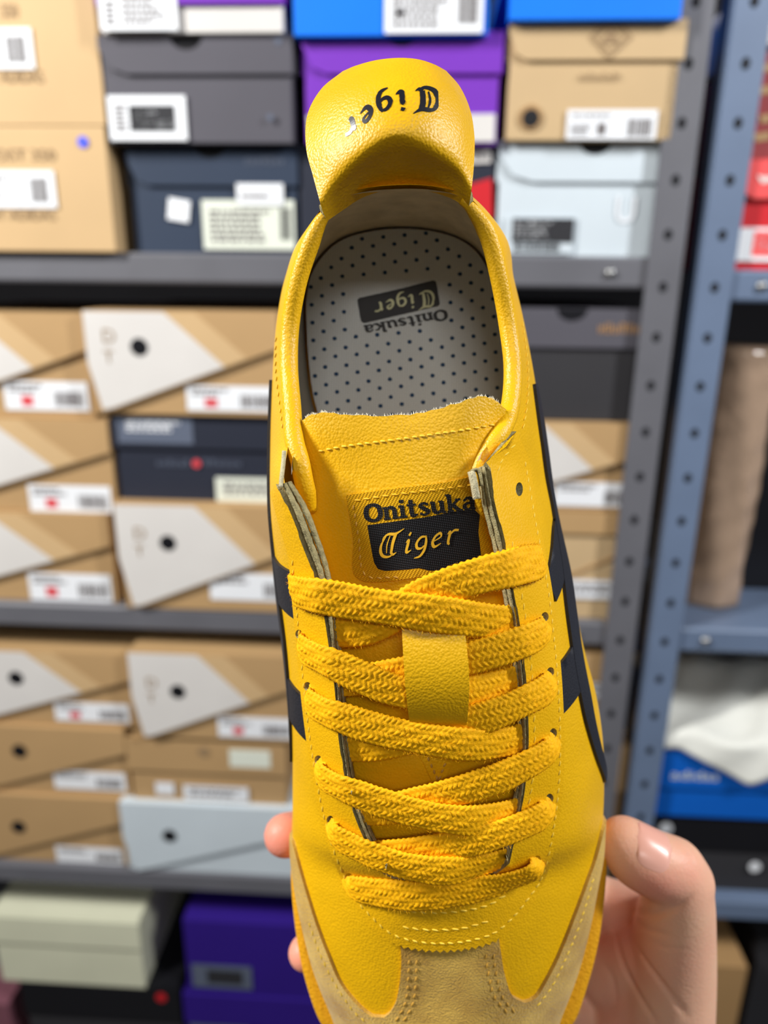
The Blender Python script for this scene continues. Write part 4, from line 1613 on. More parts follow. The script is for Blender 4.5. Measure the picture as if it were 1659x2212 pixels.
# ---- lettering: strokes swept into ribbons
GLY = {
    'T': (0.92, [([(0.02, .60), (0.06, .80), (.25, .90), (.55, .86), (.88, 1.0)], [.03, .07, .12, .13, .03]),
                 ([(.16, .84), (.02, .58), (.02, .30), (.16, .08), (.42, .0), (.66, .10)], [.04, .11, .14, .13, .10, .03]),
                 ([(.56, .86), (.50, .55), (.50, .12)], [.16, .16, .13]),
                 ([(.32, .82), (.26, .5), (.30, .16)], [.05, .06, .04]),
                 ([(.50, .14), (.60, .05), (.72, .12)], [.12, .10, .03])]),
    'i': (0.32, [([(.02, .42), (.12, .50), (.10, .12), (.16, .03), (.30, .10)], [.03, .12, .14, .12, .03]), ([(.10, .68), (.16, .80)], [.13, .10])]),
    'g': (0.56, [([(.42, .50), (.20, .52), (.04, .34), (.10, .12), (.28, .08), (.40, .18)], [.06, .12, .13, .12, .10, .05]),
                 ([(.38, .55), (.44, .30), (.42, -.02), (.28, -.22), (.04, -.26)], [.06, .13, .14, .12, .03])]),
    'e': (0.48, [([(.06, .24), (.36, .38), (.30, .53), (.12, .44), (.04, .22), (.16, .03), (.42, .12)], [.04, .08, .12, .12, .14, .13, .03])]),
    'r': (0.50, [([(.02, .42), (.12, .50), (.11, .12), (.18, .0)], [.03, .12, .14, .08]), ([(.12, .36), (.28, .52), (.48, .50)], [.05, .11, .10])]),
    'O': (0.86, [([(.40, .92), (.10, .72), (.08, .24), (.40, .04), (.72, .24), (.70, .72), (.40, .92)], [.15, .22, .22, .15, .22, .22, .15])]),
    'n': (0.74, [([(.16, .68), (.16, .04)], .2), ([(.16, .50), (.34, .64), (.54, .52), (.56, .04)], [.1, .16, .2, .2]), ([(.0, .06), (.34, .06)], .11),
                 ([(.42, .06), (.74, .06)], .11), ([(.0, .64), (.18, .64)], .11)]),
    'I': (0.40, [([(.18, .68), (.18, .04)], .2), ([(.0, .06), (.38, .06)], .11), ([(.0, .64), (.2, .64)], .11), ([(.18, .80), (.18, .98)], .2)]),
    't': (0.50, [([(.20, .92), (.20, .18), (.30, .07), (.48, .12)], [.19, .2, .17, .08]), ([(.0, .64), (.44, .64)], .11)]),
    's': (0.58, [([(.50, .56), (.30, .66), (.10, .54), (.28, .37), (.50, .20), (.30, .05), (.06, .14)], [.12, .12, .16, .2, .17, .12, .12])]),
    'u': (0.76, [([(.14, .66), (.16, .22), (.32, .07), (.52, .18)], [.2, .2, .16, .1]), ([(.56, .66), (.56, .04)], .2), ([(.0, .64), (.18, .64)], .11), ([(.42, .64), (.6, .64)], .11),
                 ([(.56, .06), (.74, .06)], .11)]),
    'k': (0.74, [([(.16, .96), (.16, .04)], .2), ([(.22, .32), (.56, .62)], .12), ([(.30, .40), (.58, .06)], .18), ([(.0, .06), (.32, .06)], .11), ([(.44, .06), (.76, .06)], .11),
                 ([(.44, .64), (.70, .64)], .11), ([(.0, .93), (.18, .93)], .11)]),
    'a': (0.66, [([(.08, .52), (.28, .66), (.48, .54), (.48, .10), (.62, .06)], [.12, .13, .2, .2, .1]), ([(.46, .40), (.20, .36), (.09, .20), (.24, .05), (.46, .16)], [.1, .13, .18, .13, .1])]),
}


def text_strokes(s, extra=0.04):
    """list of (polyline points, widths) with the whole word scaled to width 1"""
    out = []
    x = 0
    for ch in s:
        adv, strokes = GLY[ch]
        for pts, w_ in strokes:
            ws = [w_] * len(pts) if not isinstance(w_, list) else w_
            out.append(([(px + x, py) for px, py in pts], ws))
        x += adv + extra
    return out, x - extra


def text_mesh(s, mapf, extra=0.04, bold=1.0):
    """mapf takes (x in 0..1 along the word, y in cap heights) to a point and a normal"""
    strokes, total = text_strokes(s, extra)
    V, Fc = [], []
    for pts, ws in strokes:
        A = [np.array((p[0], p[1], w_)) for p, w_ in zip(pts, ws)]
        n_ = 5 if len(A) > 2 else 3
        sm_ = [cr_eval(A, k / n_) for k in range((len(A) - 1) * n_ + 1)]
        k0 = len(V)
        for i, p in enumerate(sm_):
            t = sm_[min(i + 1, len(sm_) - 1)][:2] - sm_[max(i - 1, 0)][:2]
            t = t / (np.linalg.norm(t) or 1)
            nn = np.array((-t[1], t[0])) * max(p[2], 0.02) * bold / 2
            for q_ in (p[:2] + nn, p[:2] - nn):
                V.append(mapf(q_[0] / total, q_[1]))
        Fc += [(k0 + 2 * i, k0 + 2 * i + 1, k0 + 2 * i + 3, k0 + 2 * i + 2) for i in range(len(sm_) - 1)]
    return V, Fc


def bil(c00, c10, c01, c11):
    """pixel of (u, v): c00 lower left, c10 lower right, c01 upper left, c11 upper right of the word"""
    c00, c10, c01, c11 = [np.array(c, float) for c in (c00, c10, c01, c11)]

    def f(u, v):
        return (c00 * (1 - u) + c10 * u) * (1 - v) + (c01 * (1 - u) + c11 * u) * v
    return f


def on(bvh, pixf, off):
    def f(u, v):
        x, y = pixf(u, v)
        h_ = hit(x, y, bvh)
        if h_ is None:
            return P(x, y, 5)
        return h_[0] + h_[1] * off
    return f


# tag on the tongue
tag = patch('tongue_label', [tuple(p) for p in smooth_line([(749, 1070), (850, 1056), (950, 1044), (1062, 1030), (1072, 1120), (1082, 1232), (930, 1243), (778, 1252), (764, 1160), (749, 1070)], 18)[:-1]],
            TONG, 0.012, 0.05, [M['tag'], M['tag']], step=14, parent=tongue)
stitches('stitching', [(764, 1082), (850, 1069), (940, 1058), (1040, 1046)], TONG, 0.07, tongue, 'gold', 20, 15, 0.03)
stitches('stitching', [(764, 1086), (776, 1160), (790, 1240), (860, 1246)], TONG, 0.07, tongue, 'thread_tan', 18, 12, 0.026)
bx = smooth_line([(795, 1134), (910, 1118), (1024, 1102), (1031, 1150), (1040, 1225)], 14) + smooth_line([(1030, 1236), (925, 1231)], 14) + [np.array((905, 1226.))] + smooth_line([(880, 1229), (832, 1232), (818, 1228), (810, 1215), (802, 1175), (797, 1145)], 12)
patch('label_field', [tuple(p) for p in bx], TONG, 0.063, 0.006, [M['tag_black'], M['tag_black']], step=14, parent=tag)
V, Fc = text_mesh('OnItsuka', on(TONG, bil((793, 1128), (1027, 1100), (788, 1088), (1022, 1060)), 0.078), 0.02, 1.1)
sobj('lettering', V, Fc, M['tag_black'], tag, smooth=False)
V, Fc = text_mesh('Tiger', on(TONG, bil((820, 1206), (985, 1172), (830, 1150), (995, 1116)), 0.085), 0.13, 0.82)
sobj('lettering', V, Fc, M['gold'], tag, smooth=False)

# insole print, upside down seen from here
patch('insole_badge', [tuple(p) for p in smooth_line([(772, 648), (776, 644), (856, 626), (936, 606), (942, 609), (946, 632), (950, 656), (947, 661), (866, 680), (786, 698), (780, 694), (776, 672)], 10, True)],
      INSB, 0.012, 0.006, [M['insole_print']], step=16, parent=insole)
V, Fc = text_mesh('Tiger', on(INSB, bil((934, 626), (806, 656), (939, 664), (812, 690)), 0.03), 0.10)
sobj('lettering', V, Fc, M['insole_cream'], insole, smooth=False)
V, Fc = text_mesh('OnItsuka', on(INSB, bil((962, 668), (784, 704), (968, 692), (790, 726)), 0.03), 0.02)
sobj('lettering', V, Fc, M['insole_print'], insole, smooth=False)

# ---- keeper strap on the tongue and its stitched tail
def strap_off(x, y):
    t = (y - 1340) / 215
    return 0.18 + 0.42 * math.sin(math.pi * min(max(t, 0), 1)) ** 0.7


patch('lace_keeper', [tuple(p) for p in smooth_line([(868, 1335), (996, 1335)], 12) + smooth_line([(997, 1350), (1001, 1450), (1002, 1552)], 12) + smooth_line([(990, 1556), (888, 1556)], 12) +
                      smooth_line([(886, 1550), (876, 1450), (869, 1350)], 12)], DOME, strap_off, 0.11, [M['leather'], M['raw']], step=12, parent=tongue)
patch('keeper_tail', [tuple(p) for p in smooth_line([(905, 1610), (985, 1606), (972, 1650), (955, 1690), (946, 1698), (937, 1690), (918, 1650)], 9, True)], TONG, 0.005, 0.09, [M['leather'], M['leather']], step=12, parent=tongue)
stitches('stitching', [(922, 1628), (944, 1678)], TONG, 0.10, tongue, 'thread_tan', pitch=15, ln=11, rad=0.034)
stitches('stitching', [(968, 1626), (948, 1678)], TONG, 0.10, tongue, 'thread_tan', pitch=15, ln=11, rad=0.034)


# ---- laces
def lace(name, line, offs, width, parent, w0=0.75, w1=1.0, th=0.07):
    """flat braided lace along photo points; offs = height above the dome at those points (cm)"""
    A = [np.array((p[0], p[1], o)) for p, o in zip(line, offs)]
    n_ = 26
    raw = [cr_eval(A, k / n_) for k in range((len(A) - 1) * n_ + 1)]
    pts = []
    for p in raw:
        h_ = hit(p[0], p[1], DOME)
        nn = smooth_n(p[0], p[1], DOME, 16)
        if h_ is None:
            continue
        pts.append((h_[0] + nn * p[2], nn))
    # smooth the path, then resample evenly
    C = np.array([p[0] for p in pts])
    Nn = np.array([p[1] for p in pts])
    for _ in range(10):
        C[1:-1] = 0.25 * C[:-2] + 0.5 * C[1:-1] + 0.25 * C[2:]
        Nn[1:-1] = 0.25 * Nn[:-2] + 0.5 * Nn[1:-1] + 0.25 * Nn[2:]
    cum = np.concatenate([[0], np.cumsum(np.linalg.norm(np.diff(C, axis=0), axis=1))])
    Ltot = cum[-1]
    m = int(Ltot / 0.026)
    ss = np.linspace(0, Ltot, m)
    C = np.stack([np.interp(ss, cum, C[:, k]) for k in range(3)], 1)
    Nn = np.stack([np.interp(ss, cum, Nn[:, k]) for k in range(3)], 1)
    NW = 36
    V, Fc = [], []
    rng = random.Random(int(line[0][0] * 7 + line[0][1]))
    ph0 = rng.random()
    for i in range(m):
        t = C[min(i + 1, m - 1)] - C[max(i - 1, 0)]
        t = t / np.linalg.norm(t)
        n3 = Nn[i] - t * Nn[i].dot(t)
        n3 = n3 / np.linalg.norm(n3)
        b = np.cross(n3, t)
        f = ss[i] / Ltot
        s0 = min(1, ss[i] / 0.7)
        s1 = min(1, (Ltot - ss[i]) / 0.5)
        hw = width / 2 * (w0 + (1 - w0) * s0 ** 0.7) * (w1 + (1 - w1) * s1)
        hw *= 1 + 0.035 * math.sin(ss[i] * 2.3 + ph0 * 6)
        for j in range(NW):
            # loop round the flat oval: 0..NW/2 top, rest bottom
            if j <= 25:
                wq = -1 + 2 * j / 25
                topside = 1
            else:
                wq = 1 - 2 * (j - 25) / (NW - 25)
                topside = -1
            prof_ = th * (1 - abs(wq) ** 3.2) ** 0.5
            if topside > 0:
                # plaits: four columns, alternating lean
                cc = (wq + 1) * 3
                ci = min(int(cc), 5)
                loc = cc - ci
                lean = 0.5 if ci % 2 == 0 else -0.5
                ph = ss[i] / 0.15 + lean * loc * 1.6 + ph0 + 0.37 * ci + 0.12 * math.sin(ss[i] * 5.1 + ci * 2.1)
                bump = abs(math.sin(math.pi * ph)) ** 0.6 * (0.35 + 0.65 * math.sin(math.pi * loc) ** 0.6)
                prof_ = prof_ * 0.75 + 0.05 * bump * (0.8 + 0.3 * math.sin(ss[i] * 7.3 + ci * 4.0 + ph0 * 9))
                edge = 0.035 * math.sin(2 * math.pi * ss[i] / 0.15) * (abs(wq) > 0.93)
                crown = 0.03 * (1 - wq * wq)
                prof_ += crown
            else:
                edge = 0
                prof_ = -prof_ * 0.7
            V.append(C[i] + b * (hw * wq * (1 + edge)) + n3 * prof_)
    Fc = [(i * NW + j, i * NW + (j + 1) % NW, (i + 1) * NW + (j + 1) % NW, (i + 1) * NW + j) for i in range(m - 1) for j in range(NW)]
    Fc += [tuple(range(NW)), tuple(range((m - 1) * NW, m * NW))[::-1]]
    o = sobj(name, V, Fc, M['lace'], parent)
    weld(o, 1e-6)
    # stray fibres along both edges
    FV, FF = [], []
    for _ in range(int(m * 1.1)):
        i = rng.randrange(2, m - 2)
        j = rng.choice((0, 1, 24, 25, 6, 13, 18))
        p = np.array(V[i * NW + j])
        t = C[i + 1] - C[i]
        t = t / np.linalg.norm(t)
        d = t * rng.uniform(-1, 1) + Nn[i] * rng.uniform(0.1, 0.9) + np.cross(Nn[i], t) * (rng.uniform(-1, 0.2) if j < 6 else rng.uniform(-0.2, 1))
        d = d / np.linalg.norm(d) * rng.uniform(0.04, 0.15)
        sd = np.cross(d, Nn[i])
        sd = sd / (np.linalg.norm(sd) or 1) * 0.0036
        k0 = len(FV)
        mid = p + d * 0.5 + Nn[i] * 0.01
        FV += [p - sd, p + sd, mid + sd, mid - sd, p + d]
        FF += [(k0, k0 + 1, k0 + 2, k0 + 3), (k0 + 3, k0 + 2, k0 + 4)]
    sobj('lace_fuzz', FV, FF, M['lace'], parent if parent.name.startswith('shoelace') else o, kind='stuff')
    return o


E, T_, HI, LO, UN = 0.05, 0.34, 0.36, 0.12, -0.16
LW = 0.92
laces = lace('shoelace', [(760, 1884), (775, 1900), (830, 1912), (900, 1918), (975, 1911), (1050, 1893), (1115, 1870), (1145, 1855), (1156, 1846)], [E, T_, T_, T_, T_, T_, T_, T_, E], 0.95, shoe, 0.7, 0.7)
AS = [
    ([(646, 1262), (660, 1268), (700, 1276), (780, 1290), (880, 1302), (980, 1318), (1060, 1336), (1110, 1348), (1140, 1354)], [0.14, T_, T_, HI, .46, .42, .2, 0.0, UN], 1.0, 0.85),
    ([(661, 1372), (676, 1392), (720, 1416), (780, 1446), (860, 1478), (940, 1488), (1020, 1488), (1090, 1478), (1150, 1470)], [E, T_, T_, HI, .36, .30, .14, 0.0, UN], .95, 0.7),
    ([(678, 1488), (692, 1508), (740, 1534), (820, 1560), (920, 1580), (1010, 1594), (1080, 1598), (1125, 1594), (1155, 1590)], [E, T_, T_, HI, .40, .34, .14, 0.0, UN], .95, 0.7),
    ([(700, 1640), (714, 1662), (760, 1690), (840, 1720), (930, 1745), (1010, 1758), (1080, 1758), (1125, 1750), (1150, 1745)], [E, T_, T_, HI, .36, .30, .1, 0.0, UN], .92, 0.6),
    ([(724, 1768), (738, 1786), (780, 1812), (840, 1838), (910, 1858), (980, 1868), (1040, 1866), (1090, 1856), (1130, 1848)], [E, T_, T_, HI, .34, .24, .06, -0.02, UN], .92, 0.6)]
BS = [
    ([(1152, 1206), (1140, 1214), (1090, 1222), (1010, 1240), (930, 1274), (860, 1318), (800, 1352), (740, 1362), (700, 1358)], [0.12, T_, T_, .34, .22, .10, 0.06, -0.02, UN], 1.0, 0.85),
    ([(1163, 1338), (1152, 1358), (1110, 1378), (1050, 1400), (980, 1424), (900, 1446), (830, 1462), (760, 1472), (700, 1476)], [E, T_, T_, .30, .20, .08, .0, -.05, UN], .95, 0.7),
    ([(1176, 1454), (1164, 1476), (1120, 1502), (1060, 1530), (980, 1560), (900, 1588), (830, 1606), (770, 1614), (715, 1616)], [E, T_, T_, .32, .18, .06, .0, -.06, UN], .95, 0.7),
    ([(1183, 1584), (1170, 1608), (1120, 1640), (1060, 1670), (980, 1702), (900, 1730), (840, 1748), (790, 1756), (745, 1758)], [E, T_, T_, .32, .18, .06, .0, -.06, UN], .95, 0.6),
    ([(1176, 1722), (1162, 1742), (1110, 1770), (1050, 1794), (980, 1818), (910, 1834), (860, 1842), (815, 1846), (780, 1846)], [E, T_, T_, .30, .16, .04, .0, -.06, UN], .92, 0.6)]
for (ln_, of_, wd, w0) in BS + AS:
    lace('lace_strand', ln_, of_, wd, laces, w0, 0.9)

# ---- heel tab
HT = [
    [(706, 478, 7.1), (738, 456, 7.0), (788, 425, 6.9), (855, 408, 6.95), (922, 413, 6.9), (977, 430, 7.0), (1011, 454, 7.1)],
    [(697, 456, 7.4), (735, 418, 7.45), (790, 372, 7.75), (855, 350, 7.9), (920, 358, 7.8), (982, 390, 7.5), (1016, 428, 7.4)],
    [(690, 432, 7.55), (730, 385, 7.85), (790, 335, 8.3), (855, 308, 8.5), (922, 322, 8.35), (985, 358, 7.9), (1020, 398, 7.55)],
    [(676, 380, 7.45), (722, 340, 7.95), (788, 300, 8.45), (855, 280, 8.68), (925, 288, 8.5), (988, 318, 8.0), (1024, 352, 7.45)],
    [(661, 318, 7.25), (712, 280, 7.8), (784, 248, 8.35), (856, 232, 8.6), (930, 238, 8.4), (992, 262, 7.85), (1025, 296, 7.25)],
    [(664, 248, 6.9), (716, 215, 7.5), (786, 190, 8.05), (858, 180, 8.3), (930, 184, 8.1), (984, 206, 7.55), (1016, 238, 6.95)],
    [(694, 192, 6.55), (734, 170, 7.05), (796, 150, 7.55), (859, 143, 7.8), (918, 147, 7.6), (962, 165, 7.15), (994, 188, 6.65)],
    [(740, 154, 6.35), (768, 142, 6.7), (812, 130, 7.1), (860, 125, 7.35), (903, 128, 7.15), (938, 139, 6.8), (964, 153, 6.45)]]
HTA = [[P(*c) for c in r_] for r_ in HT]
HTG = grid_surface(HTA, 56, 48)
tab, hf = grid_sheet('heel_tab', HTG, 0.17, [M['leather'], M['raw']])
HTB = BVHTree.FromPolygons([Vector(p) for p in HTG.reshape(-1, 3)], hf)
hb = smooth_line([(946, 190), (905, 190), (868, 196), (832, 207), (795, 228), (768, 246), (738, 268)], 1.0)
hcum = np.concatenate([[0], np.cumsum([np.linalg.norm(hb[i + 1] - hb[i]) for i in range(len(hb) - 1)])])


def tabpix(u, v):
    s_ = u * hcum[-1]
    k = min(int(np.searchsorted(hcum, s_)), len(hb) - 2)
    p = hb[k]
    t = hb[min(k + 6, len(hb) - 1)] - hb[max(k - 6, 0)]
    t = t / np.linalg.norm(t)
    up = np.array((t[1], -t[0]))
    up = up if up[1] > 0 else -up
    up = 0.6 * np.array((0.06, 1)) + 0.4 * up
    return p + up * v * 54


V, Fc = text_mesh('Tiger', on(HTB, tabpix, 0.012), 0.16, 1.3)
sobj('lettering', V, Fc, M['print'], tab, smooth=False)

# ---- raw cut edges of the throat: two leather layers seen edge-on along both eyestays
def raw_edge(line, widths, sgn, layers=2):
    A = [np.array((p[0], p[1], w_)) for p, w_ in zip(line, widths)]
    pts = smooth_line(A, 6)
    rg = random.Random(11)
    for L_ in range(layers):
        V = []
        prof_ = [(0.0, 0.0), (0.16, 0.06), (0.5, 0.1), (0.84, 0.06), (1.0, -0.06)]
        for k, p in enumerate(pts):
            t = pts[min(k + 1, len(pts) - 1)] - pts[max(k - 1, 0)]
            t = t[:2] / np.linalg.norm(t[:2])
            nn = np.array((-t[1], t[0]))
            nn = nn if nn[0] * sgn > 0 else -nn
            f0, f1 = L_ / layers + (0.04 if L_ else 0), (L_ + 1) / layers - 0.03
            jit = rg.uniform(-0.02, 0.02)
            for (u, hgt) in prof_:
                f = f0 + (f1 - f0) * u
                q_ = p[:2] + nn * (f * p[2] + (rg.uniform(-1, 1) if u in (0.0, 1.0) else 0) * 0.6)
                h_ = hit(q_[0], q_[1], DOME)
                base_ = h_[0] if h_ else P(q_[0], q_[1], 7.0)
                V.append(base_ + np.array((0, 0, 0.24 - 0.34 * f + hgt * 0.5 + jit)))
        m = len(prof_)
        Fc = [(k * m + j, k * m + j + 1, (k + 1) * m + j + 1, (k + 1) * m + j) for k in range(len(pts) - 1) for j in range(m - 1)]
        # closing underside
        n0_ = len(V)
        V += [V[k * m] - np.array((0, 0, 0.12)) for k in range(len(pts))] + [V[k * m + m - 1] - np.array((0, 0, 0.12)) for k in range(len(pts))]
        n1_ = n0_ + len(pts)
        for k in range(len(pts) - 1):
            Fc += [(k * m, (k + 1) * m, n0_ + k + 1, n0_ + k), (k * m + m - 1, n1_ + k, n1_ + k + 1, (k + 1) * m + m - 1), (n0_ + k, n0_ + k + 1, n1_ + k + 1, n1_ + k)]
        o = sobj('cut_edge', V, Fc, M['raw'], eye)
        weld(o, 1e-7)


raw_edge(in_left, [18, 26, 26, 22, 18, 16, 15, 14, 13, 12, 11, 10, 8], 1)
raw_edge(in_right, [10, 15, 15, 14, 13, 13, 12, 12, 12, 11, 10, 9, 7], -1)


def strip_solid(name, pts, wd, th, m, parent):
    """little leather strip standing along points (px, py, z)"""
    C = smooth_line([P(*p) for p in pts], 0.06)
    V = []
    for k, c in enumerate(C):
        t = C[min(k + 1, len(C) - 1)] - C[max(k - 1, 0)]
        t = t / np.linalg.norm(t)
        sd = np.cross(t, np.array((0, 0, 1.)))
        sd = sd / np.linalg.norm(sd)
        for (u, z) in ((-1, -1), (1, -1), (1, 0.7), (0, 1.0), (-1, 0.7)):
            V.append(c + sd * (u * wd / 2) + np.array((0, 0, z * th / 2)))
    m5 = 5
    Fc = [(k * m5 + j, k * m5 + (j + 1) % m5, (k + 1) * m5 + (j + 1) % m5, (k + 1) * m5 + j) for k in range(len(C) - 1) for j in range(m5)]
    Fc += [tuple(range(m5)), tuple(range((len(C) - 1) * m5, len(C) * m5))[::-1]]
    o = sobj(name, V, Fc, m, parent)
    weld(o, 1e-7)
    return o


strip_solid('strap_end', [(1018, 1018, 8.3), (1024, 1045, 8.35), (1030, 1078, 8.3)], 0.17, 0.3, M['raw_pale'], eye)
strip_solid('strap_end', [(1018, 1018, 8.3), (1028, 1014, 8.3), (1036, 1024, 8.3), (1040, 1050, 8.3)], 0.08, 0.3, M['raw'], eye)
strip_solid('strap_end', [(614, 974, 7.75), (612, 1000, 7.95), (608, 1035, 8.2), (607, 1052, 8.3)], 0.09, 0.25, M['raw_pale'], eye)

# ================================================================== THE HAND
hand_parts = []   # (points, radii)


def cap(chain):
    """chain of (x, y, z, r): overlapping spheres and cones"""
    V, Fc = [], []
    for k in range(len(chain) - 1):
        a, b = np.array(chain[k][:3], float), np.array(chain[k + 1][:3], float)
        L_ = np.linalg.norm(b - a)
        n_ = max(1, int(L_ / 0.2))
        for i in range(n_ + (1 if k == len(chain) - 2 else 0)):
            t = i / n_
            c = a + (b - a) * t
            r = chain[k][3] * (1 - t) + chain[k + 1][3] * t
            hand_parts.append((c, r))


def fing(pts, n_=9):
    A = [np.array(p, float) for p in pts]
    cap([tuple(cr_eval(A, k / n_)) for k in range((len(A) - 1) * n_ + 1)])


# thumb, seen at the right of the shoe
fing([(8.35, -11.5, 1.25, .92), (8.8, -11.9, 1.3, 1.1), (9.45, -12.25, 1.3, 1.14), (10.1, -12.6, 1.1, 1.17), (10.4, -13.6, .75, 1.24), (10.55, -15.2, .1, 1.42), (10.7, -17.4, -.7, 1.62),
      (10.7, -20.5, -1.6, 1.9), (11.0, -24, -2.6, 1.9)])
fing([(10.1, -12.45, 1.15, 1.1), (10.5, -13.0, .95, 1.08)])
# thenar pad and web
fing([(10.3, -16.2, -.4, 1.15), (9.6, -17.2, -1.6, 1.3), (9.0, -18.2, -2.4, 1.4)])
fing([(10.4, -18.0, -1.2, 1.5), (9.6, -20.5, -2.3, 1.6), (9.6, -23.5, -3.0, 1.6)])
fing([(10.7, -15.2, -.5, .8), (9.9, -15.4, -1.6, .85), (9.0, -15.6, -2.4, 1.0)])
# fingers behind the sole
fing([(9.4, -16.2, -2.9, 1.1), (7.6, -14.9, -2.5, .98), (4.2, -12.2, -1.6, .92), (0.2, -9.6, -1.15, .84), (-1.6, -8.7, -.95, .80), (-2.83, -8.25, -.55, .70)])
fing([(9.2, -18.0, -3.1, 1.15), (7.4, -17.2, -2.6, 1.0), (3.6, -15.0, -1.7, .95), (-0.8, -12.9, -1.25, .88), (-2.6, -12.1, -.9, .84), (-3.62, -11.85, -.15, .80)])
fing([(9.2, -20.2, -3.2, 1.15), (7.6, -19.8, -2.6, .98), (3.9, -18.6, -1.7, .92), (0.2, -17.2, -1.2, .84), (-1.7, -16.6, -.95, .78), (-2.88, -16.3, -.4, .68)])
fing([(9.4, -22.0, -3.2, 1.05), (7.8, -22.0, -2.7, .85), (4.6, -21.4, -1.6, .8), (2.0, -20.8, -.95, .74), (0.4, -20.4, -.8, .66)])
# palm
for k in range(5):
    y = -17 - k * 1.6
    fing([(9.3, y, -3.1, 1.3), (10.6, y - 0.8, -3.0, 1.5), (11.4, y - 2, -3.0, 1.5)])
fing([(10.4, -24, -3.0, 2.2), (10.8, -27, -2.8, 2.25), (11.6, -31, -2.2, 2.5), (12.6, -36, -1.2, 3.0)])
V, Fc = [], []
bm = bmesh.new()
bmesh.ops.create_icosphere(bm, subdivisions=3, radius=1)
iv = np.array([v.co[:] for v in bm.verts])
bm.verts.index_update()
ifc = np.array([[v.index for v in f.verts] for f in bm.faces])
bm.free()
hv = np.concatenate([(iv * r + np.array(c)) * CM for c, r in hand_parts])
hf_ = np.concatenate([ifc + k * len(iv) for k in range(len(hand_parts))])
me = bpy.data.meshes.new('hand')
me.from_pydata(hv.tolist(), [], hf_.tolist())
ho = bpy.data.objects.new('hand', me)
COL.objects.link(ho)
rm = ho.modifiers.new('r', 'REMESH')
rm.mode = 'VOXEL'
rm.voxel_size = 0.0011
sm = ho.modifiers.new('s', 'SMOOTH')
sm.iterations = 14
sm.factor = 0.5
bpy.context.view_layer.update()
dg = bpy.context.evaluated_depsgraph_get()
me2 = bpy.data.meshes.new_from_object(ho.evaluated_get(dg))
ho.modifiers.clear()
ho.data = me2
bpy.data.meshes.remove(me)
me2.name = 'hand'
nv = len(me2.vertices)
co = np.zeros(nv * 3)
me2.vertices.foreach_get('co', co)
co = co.reshape(-1, 3) / CM
no = np.zeros(nv * 3)
me2.vertices.foreach_get('normal', no)
no = no.reshape(-1, 3)


bm = bmesh.new()
bm.from_mesh(me2)
bmesh.ops.scale(bm, vec=(1 / CM, 1 / CM, 1 / CM), verts=bm.verts[:])
HBV = BVHTree.FromBMesh(bm)
bm.free()


def crease(line, depth, wd):
    """press a skin fold along a line seen on the hand"""
    global co
    pts = []
    for p in smooth_line(line, 5):
        h_ = hit(p[0], p[1], HBV)
        if h_:
            pts.append(h_[0])
    if len(pts) < 3:
        return
    A = np.array(pts)
    best = np.full(len(co), 1e9)
    pos = np.zeros(len(co))
    near = np.where(np.min(np.linalg.norm(co[:, None, :] - A[None, ::4, :], axis=2), axis=1) < 1.2)[0]
    d = np.linalg.norm(co[near][:, None, :] - A[None, :, :], axis=2)
    k = np.argmin(d, axis=1)
    dm = d[np.arange(len(near)), k]
    f = np.exp(-(dm / wd) ** 2) * np.sin(np.pi * np.clip((k + 0.5) / len(A), 0.03, 0.97)) ** 0.6
    co[near] = co[near] - no[near] * (depth * f)[:, None]


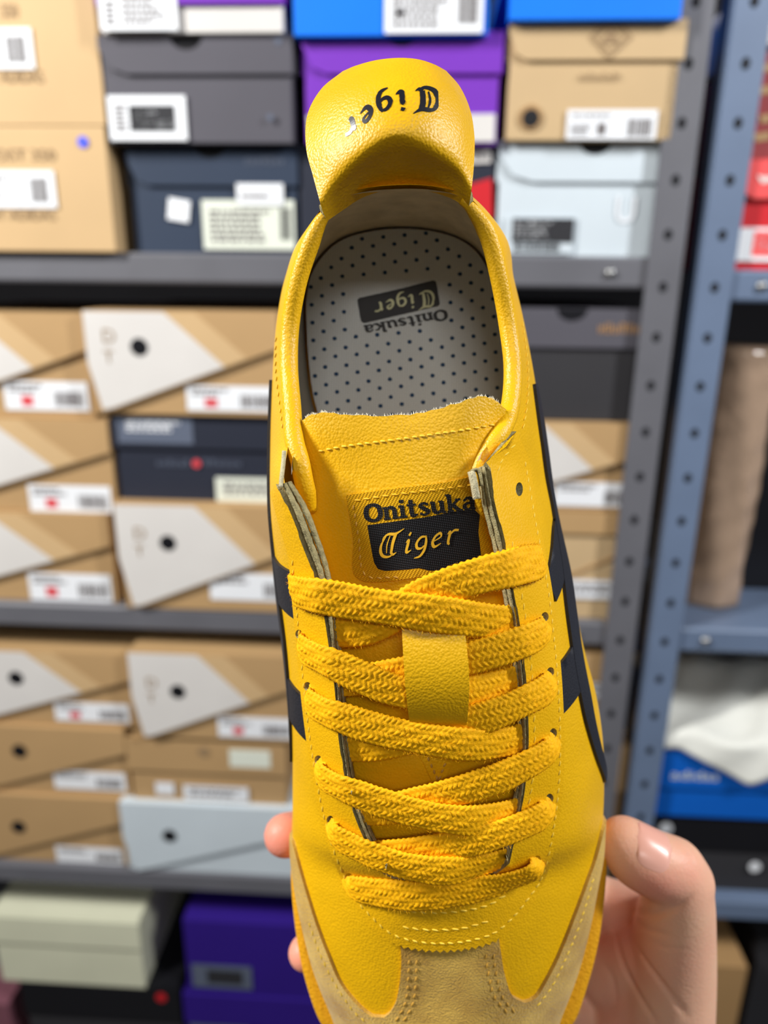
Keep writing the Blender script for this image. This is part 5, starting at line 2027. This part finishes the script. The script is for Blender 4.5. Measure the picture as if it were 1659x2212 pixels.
# folds on the thumb and the palm
crease([(1370, 1968), (1415, 1976), (1462, 1960), (1492, 1938)], .10, .12)
crease([(1372, 1990), (1404, 2010), (1450, 2022)], .05, .10)
crease([(1395, 2030), (1440, 2048), (1480, 2050)], .03, .08)
crease([(1366, 2030), (1398, 2082), (1440, 2138), (1484, 2195)], .11, .11)
crease([(1330, 2020), (1345, 2080), (1380, 2150), (1420, 2212)], .10, .12)
crease([(1300, 2080), (1322, 2110), (1330, 2160)], .06, .12)
for (p, q_) in (((1472, 1826), (1500, 1862)), ((1482, 1822), (1512, 1858)), ((1490, 1860), (1516, 1900))):
    crease([p, ((p[0] + q_[0]) / 2 + 3, (p[1] + q_[1]) / 2), q_], .03, .06)
me2.vertices.foreach_set('co', (co * CM).ravel())
fl = me2.attributes.new('flush', 'FLOAT', 'POINT')
tips = [((-3.7, -11.85, 0), 1.5, .75), ((-2.9, -16.3, -.3), 1.4, .6), ((-2.9, -8.2, -.5), 1.3, .7), ((8.9, -12.5, 2.0), 0.9, .55), ((9.3, -16.2, -1.2), 1.6, .5), ((9.0, -18.6, -1.2), 1.6, .35),
        ((10.2, -12.0, 2.0), .6, .2)]
val = np.zeros(nv)
for c, r, s_ in tips:
    val = np.maximum(val, s_ * np.exp(-np.sum((co - np.array(c)) ** 2, axis=1) / r ** 2))
fl.data.foreach_set('value', val)
me2.materials.clear()
me2.materials.append(M['skin'])
me2.polygons.foreach_set('use_smooth', [True] * len(me2.polygons))
me2.update()
ho.location = shoe.location
ho.rotation_euler = shoe.rotation_euler
ho['label'] = 'bare hand holding the toe end of the yellow sneaker, thumb at right'
ho['category'] = 'hand'
# thumb nail
bmh = bmesh.new()
bmh.from_mesh(me2)
HB = BVHTree.FromBMesh(bmh)
bmh.free()
axis = Vector((0.92, -0.36, 0.02)).normalized()
nrm_ = Vector((0.18, 0.72, 0.66))
nrm_ = (nrm_ - axis * nrm_.dot(axis)).normalized()
sidev = axis.cross(nrm_)
c0 = Vector((8.85, -11.9, 1.3))
V, Fc = [], []
NU, NVv = 16, 14
for i in range(NU + 1):
    for j in range(NVv + 1):
        u = -1 + 2 * i / NU
        v = -1 + 2 * j / NVv
        # superellipse outline
        wv = (1 - abs(u) ** 3.2) ** 0.33
        ang = v * wv * 0.82
        dirv = (nrm_ * math.cos(ang) + sidev * math.sin(ang))
        o_ = c0 + axis * (u * 0.62 + 0.02)
        h_ = HB.ray_cast((o_ + dirv * 3) * CM, -dirv)
        p = (h_[0] / CM if h_[0] else o_ + dirv * 0.9)
        lift = 0.035 * (1 - max(abs(u), abs(v)) ** 4) + 0.008
        V.append(np.array(p) + np.array(dirv) * lift)
Fc = [(i * (NVv + 1) + j, i * (NVv + 1) + j + 1, (i + 1) * (NVv + 1) + j + 1, (i + 1) * (NVv + 1) + j) for i in range(NU) for j in range(NVv)]
nl = sobj('thumbnail', V, Fc, M['nail'], ho)
weld(nl, 1e-6)
